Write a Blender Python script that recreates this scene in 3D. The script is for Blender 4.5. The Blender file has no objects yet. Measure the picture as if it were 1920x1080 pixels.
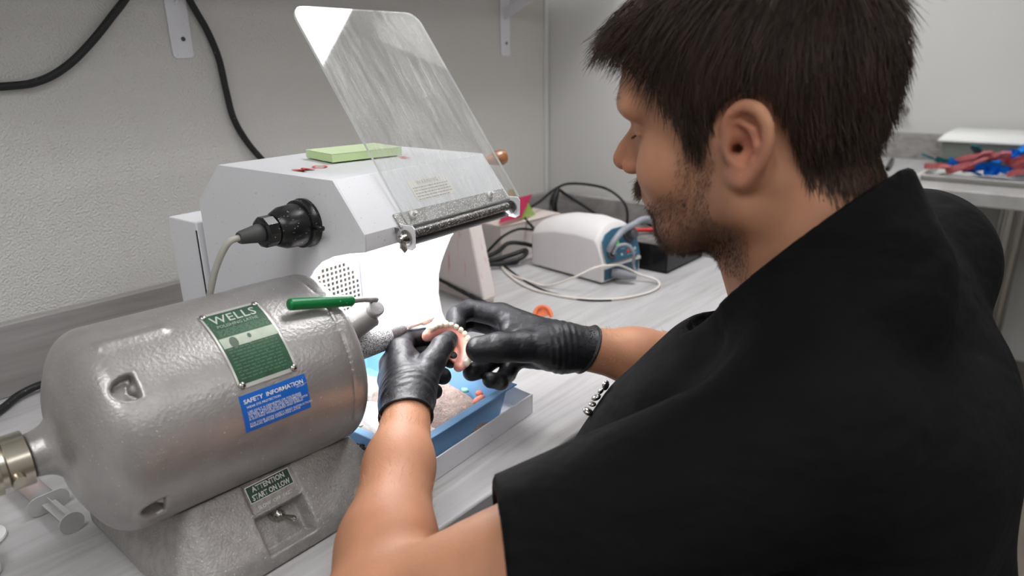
import bpy, bmesh, math, random
import numpy as np
from mathutils import Vector, Matrix
random.seed(7); rng=np.random.default_rng(11)
PI=math.pi
sc=bpy.context.scene; C=sc.collection
R_=math.radians
# ------------------------------------------------------------------ camera
CAMZ=.45; FPX=1285.0
pt,az,rl=R_(18.3),R_(40.5),R_(-.95)
Fv=np.array([math.cos(az)*math.cos(pt),math.sin(az)*math.cos(pt),-math.sin(pt)])
R0=np.array([math.sin(az),-math.cos(az),0.]); U0=np.cross(R0,Fv)
Rv=R0*math.cos(rl)+U0*math.sin(rl); Uv=U0*math.cos(rl)-R0*math.sin(rl)
cd=bpy.data.cameras.new('camera'); co=bpy.data.objects.new('camera',cd); C.objects.link(co)
co.matrix_world=Matrix(((Rv[0],Uv[0],-Fv[0],0),(Rv[1],Uv[1],-Fv[1],0),(Rv[2],Uv[2],-Fv[2],CAMZ),(0,0,0,1)))
cd.sensor_width=36; cd.lens=FPX/1920*36; cd.clip_start=.02; cd.clip_end=50
cd.dof.use_dof=True; cd.dof.focus_distance=.74; cd.dof.aperture_fstop=5.0
sc.camera=co
sc.view_settings.view_transform='Standard'; sc.view_settings.look='None'; sc.view_settings.gamma=1; sc.view_settings.exposure=.24
def lin(c):
    return tuple((x/12.92 if x<=.04045 else ((x+.055)/1.055)**2.4) for x in c)
def s255(r,g,b): return lin((r/255,g/255,b/255))
# ------------------------------------------------------------------ materials
MATS={}
def mat(name,col,rough=.5,metal=0,bump=None,vary=None,specks=None,spec=.5,alpha=None,trans=0,emit=None,coat=0,sss=0,ior=1.45,coords='Object',sheen=0):
    """bump=(scale,strength,dist,stretch) ; vary=(scale,amount,stretch) ; specks=(scale,threshold,color)"""
    if name in MATS: return MATS[name]
    m=bpy.data.materials.new(name); m.use_nodes=True; nt=m.node_tree; N=nt.nodes; L=nt.links
    b=N['Principled BSDF']; b.inputs['Roughness'].default_value=rough; b.inputs['Metallic'].default_value=metal
    b.inputs['Specular IOR Level'].default_value=spec; b.inputs['IOR'].default_value=ior
    b.inputs['Coat Weight'].default_value=coat
    b.inputs['Transmission Weight'].default_value=trans
    if sheen: b.inputs['Sheen Weight'].default_value=sheen; b.inputs['Sheen Roughness'].default_value=.5
    if sss:
        b.inputs['Subsurface Weight'].default_value=sss; b.inputs['Subsurface Radius'].default_value=(1,.35,.2); b.inputs['Subsurface Scale'].default_value=.004
    if emit: b.inputs['Emission Color'].default_value=(*emit[0],1); b.inputs['Emission Strength'].default_value=emit[1]
    if alpha is not None: b.inputs['Alpha'].default_value=alpha
    tc=N.new('ShaderNodeTexCoord')
    def mapped(st):
        mp=N.new('ShaderNodeMapping'); mp.inputs['Scale'].default_value=st or (1,1,1); L.new(tc.outputs[coords],mp.inputs[0]); return mp.outputs[0]
    src=None
    c4=(*col,1)
    b.inputs['Base Color'].default_value=c4
    if vary:
        n=N.new('ShaderNodeTexNoise'); n.inputs['Scale'].default_value=vary[0]; n.inputs['Detail'].default_value=6
        L.new(mapped(vary[2] if len(vary)>2 else None),n.inputs['Vector'])
        mr=N.new('ShaderNodeMapRange'); mr.inputs[1].default_value=.3; mr.inputs[2].default_value=.7; mr.inputs[3].default_value=1-vary[1]; mr.inputs[4].default_value=1+vary[1]
        L.new(n.outputs[0],mr.inputs[0])
        mx=N.new('ShaderNodeMix'); mx.data_type='RGBA'; mx.blend_type='MULTIPLY'; mx.inputs[0].default_value=1
        mx.inputs[6].default_value=c4; L.new(mr.outputs[0],mx.inputs[7]); src=mx.outputs[2]
    if specks:
        n=N.new('ShaderNodeTexNoise'); n.inputs['Scale'].default_value=specks[0]; n.inputs['Detail'].default_value=specks[3] if len(specks)>3 else 1
        L.new(mapped(None),n.inputs['Vector'])
        mr=N.new('ShaderNodeMapRange'); mr.inputs[1].default_value=specks[1]; mr.inputs[2].default_value=specks[1]+.05; L.new(n.outputs[0],mr.inputs[0])
        mx=N.new('ShaderNodeMix'); mx.data_type='RGBA'; L.new(mr.outputs[0],mx.inputs[0])
        if src: L.new(src,mx.inputs[6])
        else: mx.inputs[6].default_value=c4
        mx.inputs[7].default_value=(*specks[2],1); src=mx.outputs[2]
        if metal>.1:
            mm=N.new('ShaderNodeMath'); mm.operation='MULTIPLY_ADD'; L.new(mr.outputs[0],mm.inputs[0]); mm.inputs[1].default_value=-metal; mm.inputs[2].default_value=metal; L.new(mm.outputs[0],b.inputs['Metallic'])
    if src: L.new(src,b.inputs['Base Color'])
    if bump:
        n=N.new('ShaderNodeTexNoise'); n.inputs['Scale'].default_value=bump[0]; n.inputs['Detail'].default_value=3
        L.new(mapped(bump[3] if len(bump)>3 else None),n.inputs['Vector'])
        bp=N.new('ShaderNodeBump'); bp.inputs['Strength'].default_value=bump[1]; bp.inputs['Distance'].default_value=bump[2]
        L.new(n.outputs[0],bp.inputs['Height']); L.new(bp.outputs[0],b.inputs['Normal'])
    MATS[name]=m; return m
def ramp_noise(m,stretch,scale,stops,detail=8,dist=0.0):
    nt=m.node_tree; N=nt.nodes; L=nt.links; b=N['Principled BSDF']
    tc=N.new('ShaderNodeTexCoord'); mp=N.new('ShaderNodeMapping'); mp.inputs['Scale'].default_value=stretch; L.new(tc.outputs['Object'],mp.inputs[0])
    n=N.new('ShaderNodeTexNoise'); n.inputs['Scale'].default_value=scale; n.inputs['Detail'].default_value=detail; n.inputs['Distortion'].default_value=dist; n.inputs['Roughness'].default_value=.6
    L.new(mp.outputs[0],n.inputs['Vector'])
    r=N.new('ShaderNodeValToRGB'); L.new(n.outputs[0],r.inputs[0]); e=r.color_ramp.elements
    e[0].position=stops[0][0]; e[0].color=(*stops[0][1],1); e[1].position=stops[-1][0]; e[1].color=(*stops[-1][1],1)
    for p,c in stops[1:-1]:
        x=e.new(p); x.color=(*c,1)
    L.new(r.outputs[0],b.inputs['Base Color']); return r
DUST=s255(225,222,218)
wallm=mat('wall_paint',s255(214,212,207),.5,bump=(300,1,.0034))
wall2m=mat('wall_paint_smooth',s255(206,205,202),.75,bump=(120,.12,.003))
ceilm=mat('ceiling_paint',s255(215,214,210),.9)
floorm=mat('floor_vinyl',s255(120,112,104),.5,vary=(6,.15))
lam=mat('grey_wood_laminate',s255(185,182,180),.38,bump=(90,.08,.001,(1,9,9)))
ramp_noise(lam,(1.1,13,13),1.6,[(.25,s255(150,147,145)),(.42,s255(178,176,176)),(.55,s255(192,190,191)),(.68,s255(170,167,166)),(.8,s255(198,196,197))],9,.6)
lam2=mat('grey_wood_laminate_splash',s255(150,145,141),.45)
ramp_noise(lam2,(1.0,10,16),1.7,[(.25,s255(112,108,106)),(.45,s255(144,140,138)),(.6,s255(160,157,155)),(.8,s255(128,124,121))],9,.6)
whitem=mat('white_powder_coat',s255(226,226,230),.42,bump=(500,.05,.001),specks=(420,.72,s255(190,188,186)))
innerm=whitem
dustym=mat('dusty_aluminium',s255(150,148,147),.5,.5,bump=(900,.4,.0006),vary=(60,.25),specks=(700,.57,DUST))
barm=mat('dusty_dark_rod',s255(105,102,100),.35,.7,vary=(25,.45,(1,1,1)),specks=(800,.6,DUST))
steel=mat('bright_steel',s255(190,188,184),.22,1)
hammer=mat('hammered_silver_paint',s255(166,163,161),.36,.55,bump=(330,.35,.0012),vary=(45,.07),specks=(520,.735,DUST))
castm=mat('cast_silver_base',s255(160,157,154),.5,.35,bump=(420,.7,.0013),vary=(120,.12),specks=(600,.68,s255(205,196,188)))
brass=mat('nickel_brass',s255(190,184,170),.27,1)
greenp=mat('green_plate',s255(34,78,50),.42,vary=(90,.25),specks=(600,.7,s255(120,140,120)))
silverp=mat('silver_plate',s255(196,194,190),.35,.6)
bluel=mat('blue_label',s255(20,98,190),.45)
whitel=mat('white_print',s255(225,228,232),.5)
palegl=mat('pale_green_print',s255(160,175,160),.5)
dimgl=mat('dim_green_print',s255(82,118,92),.5)
greyp=mat('grey_print',s255(150,147,142),.6)
redp=mat('red_marker',s255(230,88,84),.6)
blackpl=mat('black_bakelite',s255(24,24,25),.28,specks=(500,.70,s255(170,168,165)))
rubber=mat('grey_rubber',s255(70,70,70),.6)
cordgrey=mat('grey_flex',s255(176,174,165),.5)
cordblk=mat('black_flex',s255(30,30,31),.5,specks=(300,.72,s255(120,118,115)))
cordwht=mat('white_flex',s255(222,214,206),.5)
greengrip=mat('green_vinyl_grip',s255(16,118,62),.35,bump=(300,.1,.0005),specks=(420,.735,DUST))
bluetray=mat('blue_plastic',s255(138,188,232),.38,specks=(600,.74,DUST))
dustpile=mat('acrylic_dust',s255(186,166,157),.95,bump=(420,1,.004),vary=(70,.18),specks=(140,.68,s255(232,184,170)))
wheelm=mat('dusty_wheel',s255(196,193,189),.9,bump=(800,1,.0016),vary=(120,.3))
darkgrit=mat('dark_grit',s255(60,58,56),.8,bump=(500,1,.002),vary=(90,.5),specks=(250,.5,s255(190,186,182)))
pinkac=mat('pink_acrylic',s255(246,172,156),.35,sss=.3,spec=.6)
orangeac=mat('orange_acrylic',s255(236,128,84),.3,sss=.2)
toothm=mat('tooth_white',s255(246,236,216),.25,sss=.2)
glovem=mat('black_nitrile',s255(28,28,32),.45,bump=(60,.6,.004,(1,1,1)),spec=.45)
ltan=s255(206,158,124)
# acrylic shield
def acrylic():
    m=bpy.data.materials.new('scratched_acrylic'); m.use_nodes=True; nt=m.node_tree; N=nt.nodes; L=nt.links
    out=N['Material Output']; N.remove(N['Principled BSDF'])
    tr=N.new('ShaderNodeBsdfTransparent'); tr.inputs[0].default_value=(.97,.975,.97,1)
    gl=N.new('ShaderNodeBsdfGlossy'); gl.inputs['Roughness'].default_value=.02; gl.inputs[0].default_value=(1,1,1,1)
    df=N.new('ShaderNodeBsdfDiffuse'); df.inputs[0].default_value=(*s255(236,236,236),1)
    tl=N.new('ShaderNodeBsdfTranslucent'); tl.inputs[0].default_value=(*s255(236,236,236),1)
    hz=N.new('ShaderNodeMixShader'); hz.inputs[0].default_value=.4; L.new(df.outputs[0],hz.inputs[1]); L.new(tl.outputs[0],hz.inputs[2])
    tc=N.new('ShaderNodeTexCoord'); mp=N.new('ShaderNodeMapping'); rt=N.new('ShaderNodeMapping'); rt.inputs['Rotation'].default_value=(R_(36),0,R_(-4)); L.new(tc.outputs['Object'],rt.inputs[0]); mp.inputs['Scale'].default_value=(34,10,2.2); mp.inputs['Rotation'].default_value=(0,R_(14),0); L.new(rt.outputs[0],mp.inputs[0])
    n=N.new('ShaderNodeTexNoise'); n.inputs['Scale'].default_value=6; n.inputs['Detail'].default_value=8; n.inputs['Roughness'].default_value=.75; L.new(mp.outputs[0],n.inputs['Vector'])
    n2=N.new('ShaderNodeTexNoise'); n2.inputs['Scale'].default_value=13; n2.inputs['Detail'].default_value=3; L.new(tc.outputs['Object'],n2.inputs['Vector'])
    n3=N.new('ShaderNodeTexNoise'); n3.inputs['Scale'].default_value=450; L.new(tc.outputs['Object'],n3.inputs['Vector'])
    a=N.new('ShaderNodeMapRange'); a.inputs[1].default_value=.4; a.inputs[2].default_value=.75; a.inputs[3].default_value=0.05; a.inputs[4].default_value=.62; L.new(n.outputs[0],a.inputs[0])
    b=N.new('ShaderNodeMapRange'); b.inputs[1].default_value=.35; b.inputs[2].default_value=.7; b.inputs[3].default_value=.35; b.inputs[4].default_value=1.0; L.new(n2.outputs[0],b.inputs[0])
    mu=N.new('ShaderNodeMath'); mu.operation='MULTIPLY'; L.new(a.outputs[0],mu.inputs[0]); L.new(b.outputs[0],mu.inputs[1])
    c=N.new('ShaderNodeMapRange'); c.inputs[1].default_value=.7; c.inputs[2].default_value=.74; c.inputs[3].default_value=.0; c.inputs[4].default_value=.5; L.new(n3.outputs[0],c.inputs[0])
    ad=N.new('ShaderNodeMath'); ad.operation='ADD'; L.new(mu.outputs[0],ad.inputs[0]); L.new(c.outputs[0],ad.inputs[1]); ad.use_clamp=True
    m1=N.new('ShaderNodeMixShader'); L.new(ad.outputs[0],m1.inputs[0]); L.new(tr.outputs[0],m1.inputs[1]); L.new(hz.outputs[0],m1.inputs[2])
    fr=N.new('ShaderNodeFresnel'); fr.inputs[0].default_value=1.5
    ge=N.new('ShaderNodeNewGeometry'); iv=N.new('ShaderNodeMath'); iv.operation='MULTIPLY_ADD'; L.new(ge.outputs['Backfacing'],iv.inputs[0]); iv.inputs[1].default_value=-1; iv.inputs[2].default_value=1
    fm=N.new('ShaderNodeMath'); fm.operation='MULTIPLY'; L.new(fr.outputs[0],fm.inputs[0]); L.new(iv.outputs[0],fm.inputs[1])
    m2=N.new('ShaderNodeMixShader'); L.new(fm.outputs[0],m2.inputs[0]); L.new(m1.outputs[0],m2.inputs[1]); L.new(gl.outputs[0],m2.inputs[2])
    L.new(m2.outputs[0],out.inputs[0]); return m
acrylicm=acrylic()
edgem=mat('acrylic_edge',s255(225,228,226),.3,trans=.3)
# ------------------------------------------------------------------ mesh helpers
def V(p): return Vector(tuple(float(x) for x in p))
def finish(bm,name,material,parent=None,smooth=False,bevel=0,segs=2,angle=35,extra_mats=None):
    me=bpy.data.meshes.new(name)
    bmesh.ops.recalc_face_normals(bm,faces=bm.faces)
    if parent is not None:
        bmesh.ops.translate(bm,verts=bm.verts,vec=-V(parent['_o']))
    bm.to_mesh(me); bm.free(); o=bpy.data.objects.new(name,me); C.objects.link(o)
    me.materials.append(material)
    for x in (extra_mats or []): me.materials.append(x)
    if smooth:
        for p in me.polygons: p.use_smooth=True
        if smooth=='auto': me.set_sharp_from_angle(angle=R_(angle))
    if bevel:
        md=o.modifiers.new('bevel','BEVEL'); md.width=bevel; md.segments=segs; md.limit_method='ANGLE'; md.angle_limit=R_(30); md.harden_normals=False
        for p in me.polygons: p.use_smooth=True
        me.set_sharp_from_angle(angle=R_(50))
    if parent is not None:
        o.parent=parent['e']
    return o
class Root(dict): pass
def thing(name,loc,label,cat,group=None):
    e=bpy.data.objects.new(name,None); C.objects.link(e); e.location=V(loc); e.empty_display_size=.02
    e['label']=label; e['category']=cat
    if group: e['group']=group
    r=Root(); r['e']=e; r['_o']=tuple(loc); return r
def tag(o,label,cat,group=None):
    o['label']=label; o['category']=cat
    if group: o['group']=group
    return o
def rebase(o,loc):
    "move the object's origin to loc, mesh stays"
    o.data.transform(Matrix.Translation(-V(loc))); o.location=V(loc); return o
def sub(o,root):
    "a Root wrapper so that sub-parts hang from mesh object o"
    r=Root(); r['e']=o; r['_o']=root['_o']; return r
def struct(o): o['kind']='structure'; return o
def box(bm,lo,hi,M=None):
    vs=[bm.verts.new((x,y,z)) for x in (lo[0],hi[0]) for y in (lo[1],hi[1]) for z in (lo[2],hi[2])]
    for f in ((0,1,3,2),(4,6,7,5),(0,4,5,1),(2,3,7,6),(0,2,6,4),(1,5,7,3)): bm.faces.new([vs[i] for i in f])
    if M is not None: bmesh.ops.transform(bm,matrix=M,verts=vs)
    return vs
def hullbox(bm,bot,top):
    n=len(bot); a=[bm.verts.new(p) for p in bot]; b=[bm.verts.new(p) for p in top]
    bm.faces.new(a); bm.faces.new(list(reversed(b)))
    for i in range(n): bm.faces.new((a[i],b[i],b[(i+1)%n],a[(i+1)%n]))
def frame(d,up=(0,0,1)):
    d=V(d).normalized(); u=V(up)
    if abs(d.dot(u))>.98: u=Vector((1,0,0))
    x=u.cross(d).normalized(); y=d.cross(x); return x,y,d
def lathe(bm,p0,d,prof,n=32,cap=True):
    "prof: list of (along, radius)"
    x,y,z=frame(d); p0=V(p0); rings=[]
    for a,r in prof:
        rings.append([bm.verts.new(p0+z*a+(x*math.cos(t)+y*math.sin(t))*max(r,1e-5)) for t in [2*PI*i/n for i in range(n)]])
    for A,B in zip(rings,rings[1:]):
        for i in range(n): bm.faces.new((A[i],A[(i+1)%n],B[(i+1)%n],B[i]))
    if cap:
        bm.faces.new(list(reversed(rings[0]))); bm.faces.new(rings[-1])
def spline(pts,n=8):
    P=[V(p) for p in pts]; out=[]
    for i in range(len(P)-1):
        p0=P[max(i-1,0)];p1=P[i];p2=P[i+1];p3=P[min(i+2,len(P)-1)]
        for k in range(n):
            t=k/n; out.append(.5*((2*p1)+(p2-p0)*t+(2*p0-5*p1+4*p2-p3)*t*t+(3*p1-p0-3*p2+p3)*t**3))
    out.append(P[-1]); return out
def tube(bm,pts,r,n=10,smoothn=8,rfun=None):
    path=spline(pts,smoothn) if smoothn else [V(p) for p in pts]
    x=None; rings=[]
    for i,p in enumerate(path):
        d=(path[min(i+1,len(path)-1)]-path[max(i-1,0)])
        if d.length<1e-9: continue
        d.normalize()
        if x is None: x,_,_=frame(d)
        x=(x-d*x.dot(d)).normalized(); y=d.cross(x)
        rr=rfun(i/(len(path)-1)) if rfun else r
        rings.append([bm.verts.new(p+(x*math.cos(t)+y*math.sin(t))*rr) for t in [2*PI*k/n for k in range(n)]])
    for A,B in zip(rings,rings[1:]):
        for i in range(n): bm.faces.new((A[i],A[(i+1)%n],B[(i+1)%n],B[i]))
    bm.faces.new(list(reversed(rings[0]))); bm.faces.new(rings[-1])
def prism(bm,poly,axis_vec,fn):
    "poly 2-D points; fn maps (a,b)->3-D; extruded by axis_vec"
    A=[bm.verts.new(fn(*p)) for p in poly]; B=[bm.verts.new(V(fn(*p))+V(axis_vec)) for p in poly]
    bm.faces.new(A); bm.faces.new(list(reversed(B))); n=len(poly)
    for i in range(n): bm.faces.new((A[i],B[i],B[(i+1)%n],A[(i+1)%n]))
def rrect(w,h,r,n=5,cx=0,cy=0):
    pts=[]
    for (sx,sy,a0) in ((1,1,0),(-1,1,90),(-1,-1,180),(1,-1,270)):
        for k in range(n+1):
            a=R_(a0+90*k/n); pts.append((cx+sx*(w/2-r)+r*math.cos(a),cy+sy*(h/2-r)+r*math.sin(a)))
    return pts
def text_bm(s,size,fn,align='LEFT',bold=0,depth=0,spacing=1.0):
    cu=bpy.data.curves.new('t','FONT'); cu.body=s; cu.size=size; cu.align_x=align; cu.offset=bold; cu.space_character=spacing; cu.resolution_u=2
    o=bpy.data.objects.new('t',cu); C.objects.link(o); dg=bpy.context.evaluated_depsgraph_get(); dg.update()
    me=bpy.data.meshes.new_from_object(o.evaluated_get(dg)); bpy.data.objects.remove(o)
    bm=bmesh.new(); bm.from_mesh(me); bpy.data.meshes.remove(me)
    bmesh.ops.triangulate(bm,faces=bm.faces)
    for v in bm.verts: v.co=V(fn(v.co.x,v.co.y))
    return bm
def add_bm(dst,src):
    me=bpy.data.meshes.new('x'); src.to_mesh(me); src.free(); dst.from_mesh(me); bpy.data.meshes.remove(me)
# ------------------------------------------------------------------ signed distance modelling
def A3(*v): return np.array(v,dtype=np.float64)
def cap_(P,a,b,ra,rb=None):
    a=np.asarray(a,float);b=np.asarray(b,float); rb=ra if rb is None else rb
    ab=b-a; t=np.clip(((P-a)@ab)/max(ab@ab,1e-12),0,1); return np.linalg.norm(P-(a+t[:,None]*ab),axis=1)-(ra+(rb-ra)*t)
def sph(P,c,r): return np.linalg.norm(P-np.asarray(c,float),axis=1)-r
def ell(P,c,r,M=None):
    q=P-np.asarray(c,float)
    if M is not None: q=q@M
    r=np.asarray(r,float); k0=np.linalg.norm(q/r,axis=1); k1=np.linalg.norm(q/(r*r),axis=1); return np.where(k1>1e-9,k0*(k0-1)/np.maximum(k1,1e-9),-r.min())
def smin(a,b,k):
    h=np.clip(.5+.5*(b-a)/k,0,1); return b+(a-b)*h-k*h*(1-h)
def smax(a,b,k): return -smin(-a,-b,k)
def chain(P,pts,rad,k=.006):
    d=None
    for i in range(len(pts)-1):
        e=cap_(P,pts[i],pts[i+1],rad[i],rad[i+1]); d=e if d is None else smin(d,e,k)
    return d
def nets(f,lo,hi,h):
    lo=np.array(lo,float); hi=np.array(hi,float); B=8
    nb=np.ceil((hi-lo)/h/B).astype(int); n=nb*B+1
    ci=np.stack(np.meshgrid(*[np.arange(k) for k in nb],indexing='ij'),-1).reshape(-1,3)
    cen=lo+(ci*B+B/2)*h; fc=f(cen)
    G=np.empty(tuple(n),np.float32)
    sg=np.where(fc<0,-1.,1.).reshape(nb)
    G[:-1,:-1,:-1]=np.repeat(np.repeat(np.repeat(sg,B,0),B,1),B,2); G[-1]=G[-2]; G[:,-1]=G[:,-2]; G[:,:,-1]=G[:,:,-2]
    act=np.abs(fc)<B*h*.87*1.35+.004
    off=np.stack(np.meshgrid(*[np.arange(B+1)]*3,indexing='ij'),-1).reshape(-1,3)
    ai=ci[act]
    for s in range(0,len(ai),400):
        idx=(ai[s:s+400,None,:]*B+off[None]).reshape(-1,3); val=f(lo+idx*h); G[idx[:,0],idx[:,1],idx[:,2]]=val
    S=G<0
    c=np.zeros(tuple(n-1),np.int8)
    for dx in (0,1):
        for dy in (0,1):
            for dz in (0,1): c+=S[dx:n[0]-1+dx,dy:n[1]-1+dy,dz:n[2]-1+dz]
    cells=np.argwhere((c>0)&(c<8)); vid=-np.ones(tuple(n-1),np.int64); vid[cells[:,0],cells[:,1],cells[:,2]]=np.arange(len(cells))
    acc=np.zeros((len(cells),3)); cnt=np.zeros(len(cells))
    cor=[(0,0,0),(1,0,0),(0,1,0),(1,1,0),(0,0,1),(1,0,1),(0,1,1),(1,1,1)]
    vals=np.stack([G[cells[:,0]+a,cells[:,1]+b,cells[:,2]+d] for a,b,d in cor],1)
    for i,j in ((0,1),(2,3),(4,5),(6,7),(0,2),(1,3),(4,6),(5,7),(0,4),(1,5),(2,6),(3,7)):
        a,b=vals[:,i],vals[:,j]; m=(a<0)!=(b<0); t=np.where(m,a/np.where(m,a-b,1),0)
        p=np.array(cor[i])+t[:,None]*(np.array(cor[j])-np.array(cor[i])); acc[m]+=p[m]; cnt[m]+=1
    verts=lo+(cells+acc/cnt[:,None])*h
    F=[]
    for ax in range(3):
        u,v=[(1,2),(2,0),(0,1)][ax]
        sl=[slice(1,-1)]*3; s0=list(sl); s1=list(sl); s0[ax]=slice(0,-1); s1[ax]=slice(1,None)
        a=S[tuple(s0)];b=S[tuple(s1)]; e=np.argwhere(a!=b); 
        if not len(e): continue
        base=e.copy(); base[:,u]+=1; base[:,v]+=1
        neg=a[e[:,0],e[:,1],e[:,2]]
        def g(du,dv):
            q=base.copy(); q[:,u]-=du; q[:,v]-=dv; return vid[q[:,0],q[:,1],q[:,2]]
        q=np.stack([g(1,1),g(0,1),g(0,0),g(1,0)],1); q=np.where(neg[:,None],q,q[:,::-1]); F.append(q)
    F=np.concatenate(F); F=F[(F>=0).all(1)]
    return verts,F
def np_mesh(name,verts,faces,material,parent=None,smooth=True,subs=0):
    me=bpy.data.meshes.new(name); vv=verts-(np.array(parent['_o']) if parent is not None else 0)
    me.vertices.add(len(vv)); me.vertices.foreach_set('co',vv.astype(np.float32).ravel())
    k=faces.shape[1]; me.loops.add(faces.size); me.loops.foreach_set('vertex_index',faces.astype(np.int32).ravel())
    me.polygons.add(len(faces)); me.polygons.foreach_set('loop_start',(np.arange(len(faces))*k).astype(np.int32))
    me.polygons.foreach_set('use_smooth',np.full(len(faces),bool(smooth))); me.update(calc_edges=True); me.validate()
    me.materials.append(material); o=bpy.data.objects.new(name,me); C.objects.link(o)
    if parent is not None: o.parent=parent['e']
    return o
def noise3(P,s,seed=0):
    r=np.random.default_rng(seed); out=np.zeros(len(P))
    for k in range(6):
        d=r.normal(size=3); d/=np.linalg.norm(d); out+=np.sin((P@d)*s*(.7+.25*k)+r.uniform(0,6.28))
    return out/6
# ================================================================== ROOM
CT=.04
WY=1.153; WX=1.513; FZ=-.86; CZ=1.5
def simple_box(name,lo,hi,m,parent=None,bevel=0,M=None):
    bm=bmesh.new(); box(bm,lo,hi,M); return finish(bm,name,m,parent,bevel=bevel)
struct(simple_box('wall_back',(-1.2,WY,FZ),(WX,WY+.1,CZ),wallm))
struct(simple_box('wall_right',(WX,.47,FZ),(WX+.1,WY+.1,CZ),wall2m))
struct(simple_box('wall_far',(3.6,-2.2,FZ),(3.7,2.6,CZ),wall2m))
struct(simple_box('wall_far_back',(WX+.1,2.5,FZ),(3.6,2.6,CZ),wall2m))
struct(simple_box('wall_left',(-1.3,-2.2,FZ),(-1.2,WY+.1,CZ),wall2m))
struct(simple_box('wall_front',(-1.3,-2.3,FZ),(3.7,-2.2,CZ),wall2m))
struct(simple_box('floor',(-1.3,-2.3,FZ-.05),(3.7,2.6,FZ),floorm))
struct(simple_box('ceiling',(-1.3,-2.3,CZ),(3.7,2.6,CZ+.05),ceilm))
struct(simple_box('trim_1',(WX-.022,WY-.004,.108),(WX-.004,WY-.0002,CZ),wall2m,bevel=.001))
# worktop
r=thing('worktop',(.4,.8,-CT),'long grey wood-look laminate worktop running under the lathe and the white hood','worktop')
bm=bmesh.new(); box(bm,(-1.19,.439,-CT),(WX-.001,WY-.001,0)); finish(bm,'countertop',lam,r,bevel=.003)
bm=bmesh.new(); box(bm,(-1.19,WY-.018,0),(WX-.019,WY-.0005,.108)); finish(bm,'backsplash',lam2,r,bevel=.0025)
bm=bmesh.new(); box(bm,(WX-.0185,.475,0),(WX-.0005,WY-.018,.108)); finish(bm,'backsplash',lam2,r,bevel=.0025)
cabm=mat('cabinet_grey',s255(150,148,146),.5)
bm=bmesh.new(); box(bm,(-1.19,WY-.3,FZ),(-1.15,WY-.01,-CT)); finish(bm,'support_panel',cabm,r)
bm=bmesh.new(); box(bm,(WX-.05,.5,FZ),(WX-.01,WY-.01,-CT)); finish(bm,'support_panel',cabm,r)
# far worktop
r=thing('far_worktop',(3.2,.1,FZ),'pale grey worktop on chrome legs against the far wall','worktop')
lam3=mat('pale_laminate',s255(176,174,172),.4,vary=(3,.12,(1,6,6)))
bm=bmesh.new(); box(bm,(2.8,-1.9,-.05),(3.598,1.6,0)); finish(bm,'countertop',lam3,r,bevel=.004)
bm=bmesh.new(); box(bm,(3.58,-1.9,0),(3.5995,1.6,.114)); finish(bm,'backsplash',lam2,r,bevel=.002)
for (x,y) in ((2.86,.20),(2.86,-1.7),(2.86,1.5),(3.5,.2)):
    bm=bmesh.new(); lathe(bm,(x,y,FZ),(0,0,1),[(0,.03),(.02,.03),(.02,.024),(.81,.024)],20); finish(bm,'leg',steel,r,smooth='auto')
# wall shelf with brackets (the shelf itself is just above the frame and shades the wall)
r=thing('wall_shelf',(.9,1.05,.62),'white wall shelf above the hood carried by two metal brackets','shelf')
bm=bmesh.new(); box(bm,(.1,.90,.635),(1.49,WY-.001,.655)); finish(bm,'shelf_board',whitem,r,bevel=.002)
for bx in (.546,1.337):
    bm=bmesh.new(); prism(bm,rrect(.034,.17,.007,4,bx,.548),(0,-.0035,0),lambda a,b:(a,WY-.0003,b)); br=finish(bm,'bracket',whitem,r,bevel=.0006)
    s=sub(br,r)
    bm=bmesh.new(); prism(bm,[(WY-.004,.545),(WY-.004,.57),(1.0,.634),(.96,.634),(.96,.628)],(.004,0,0),lambda a,b:(bx-.002,a,b)); finish(bm,'arm',whitem,s)
    for z in (.492,.60):
        bm=bmesh.new(); lathe(bm,(bx+.003,WY-.0035,z),(0,-1,0),[(0,.0035),(.0012,.0035),(.0018,.002)],12); finish(bm,'screw',rubber,s,smooth='auto')
# cables on the wall
bm=bmesh.new(); tube(bm,[(-.20,WY-.06,.006),(-.21,WY-.03,.05),(-.20,WY-.012,.18),(-.12,WY-.008,.33),(.02,WY-.008,.41),(.16,WY-.008,.4255),(.29,WY-.008,.4285),(.335,WY-.008,.434),(.373,WY-.008,.453),(.41,WY-.008,.484),(.445,WY-.008,.52),(.477,WY-.008,.556),(.50,WY-.01,.60),(.52,WY-.012,.634)],.0055,12)
o=finish(bm,'power_cable',cordblk,None,smooth=True); rebase(o,(.29,WY,.42)); tag(o,'black cable curving across the wall at the left, looping up to the shelf','cable')
bm=bmesh.new(); tube(bm,[(.55,WY-.012,.634),(.556,WY-.012,.59),(.566,WY-.01,.551),(.588,WY-.009,.505),(.601,WY-.009,.462),(.606,WY-.009,.41),(.612,WY-.009,.366),(.628,WY-.01,.328),(.654,WY-.012,.29),(.69,WY-.012,.255),(.72,WY-.012,.18),(.73,WY-.02,.12),(.74,WY-.035,.01)],.0055,12)
o=finish(bm,'power_cable',cordblk,None,smooth=True); rebase(o,(.62,WY,.01)); tag(o,'black cable hanging down the wall and vanishing behind the white hood','cable')
bm=bmesh.new(); tube(bm,[(.05,.99,.006),(.12,1.03,.006),(.185,1.085,.007),(.216,1.11,.010),(.25,1.115,.012),(.29,1.09,.008),(.31,1.03,.006),(.30,.90,.006),(.29,.76,.006),(.285,.72,.010)],.0055,12)
o=finish(bm,'mains_lead',cordblk,None,smooth=True); rebase(o,(.2,1.09,0)); tag(o,'black mains lead lying on the worktop behind the silver motor','cable')
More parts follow.
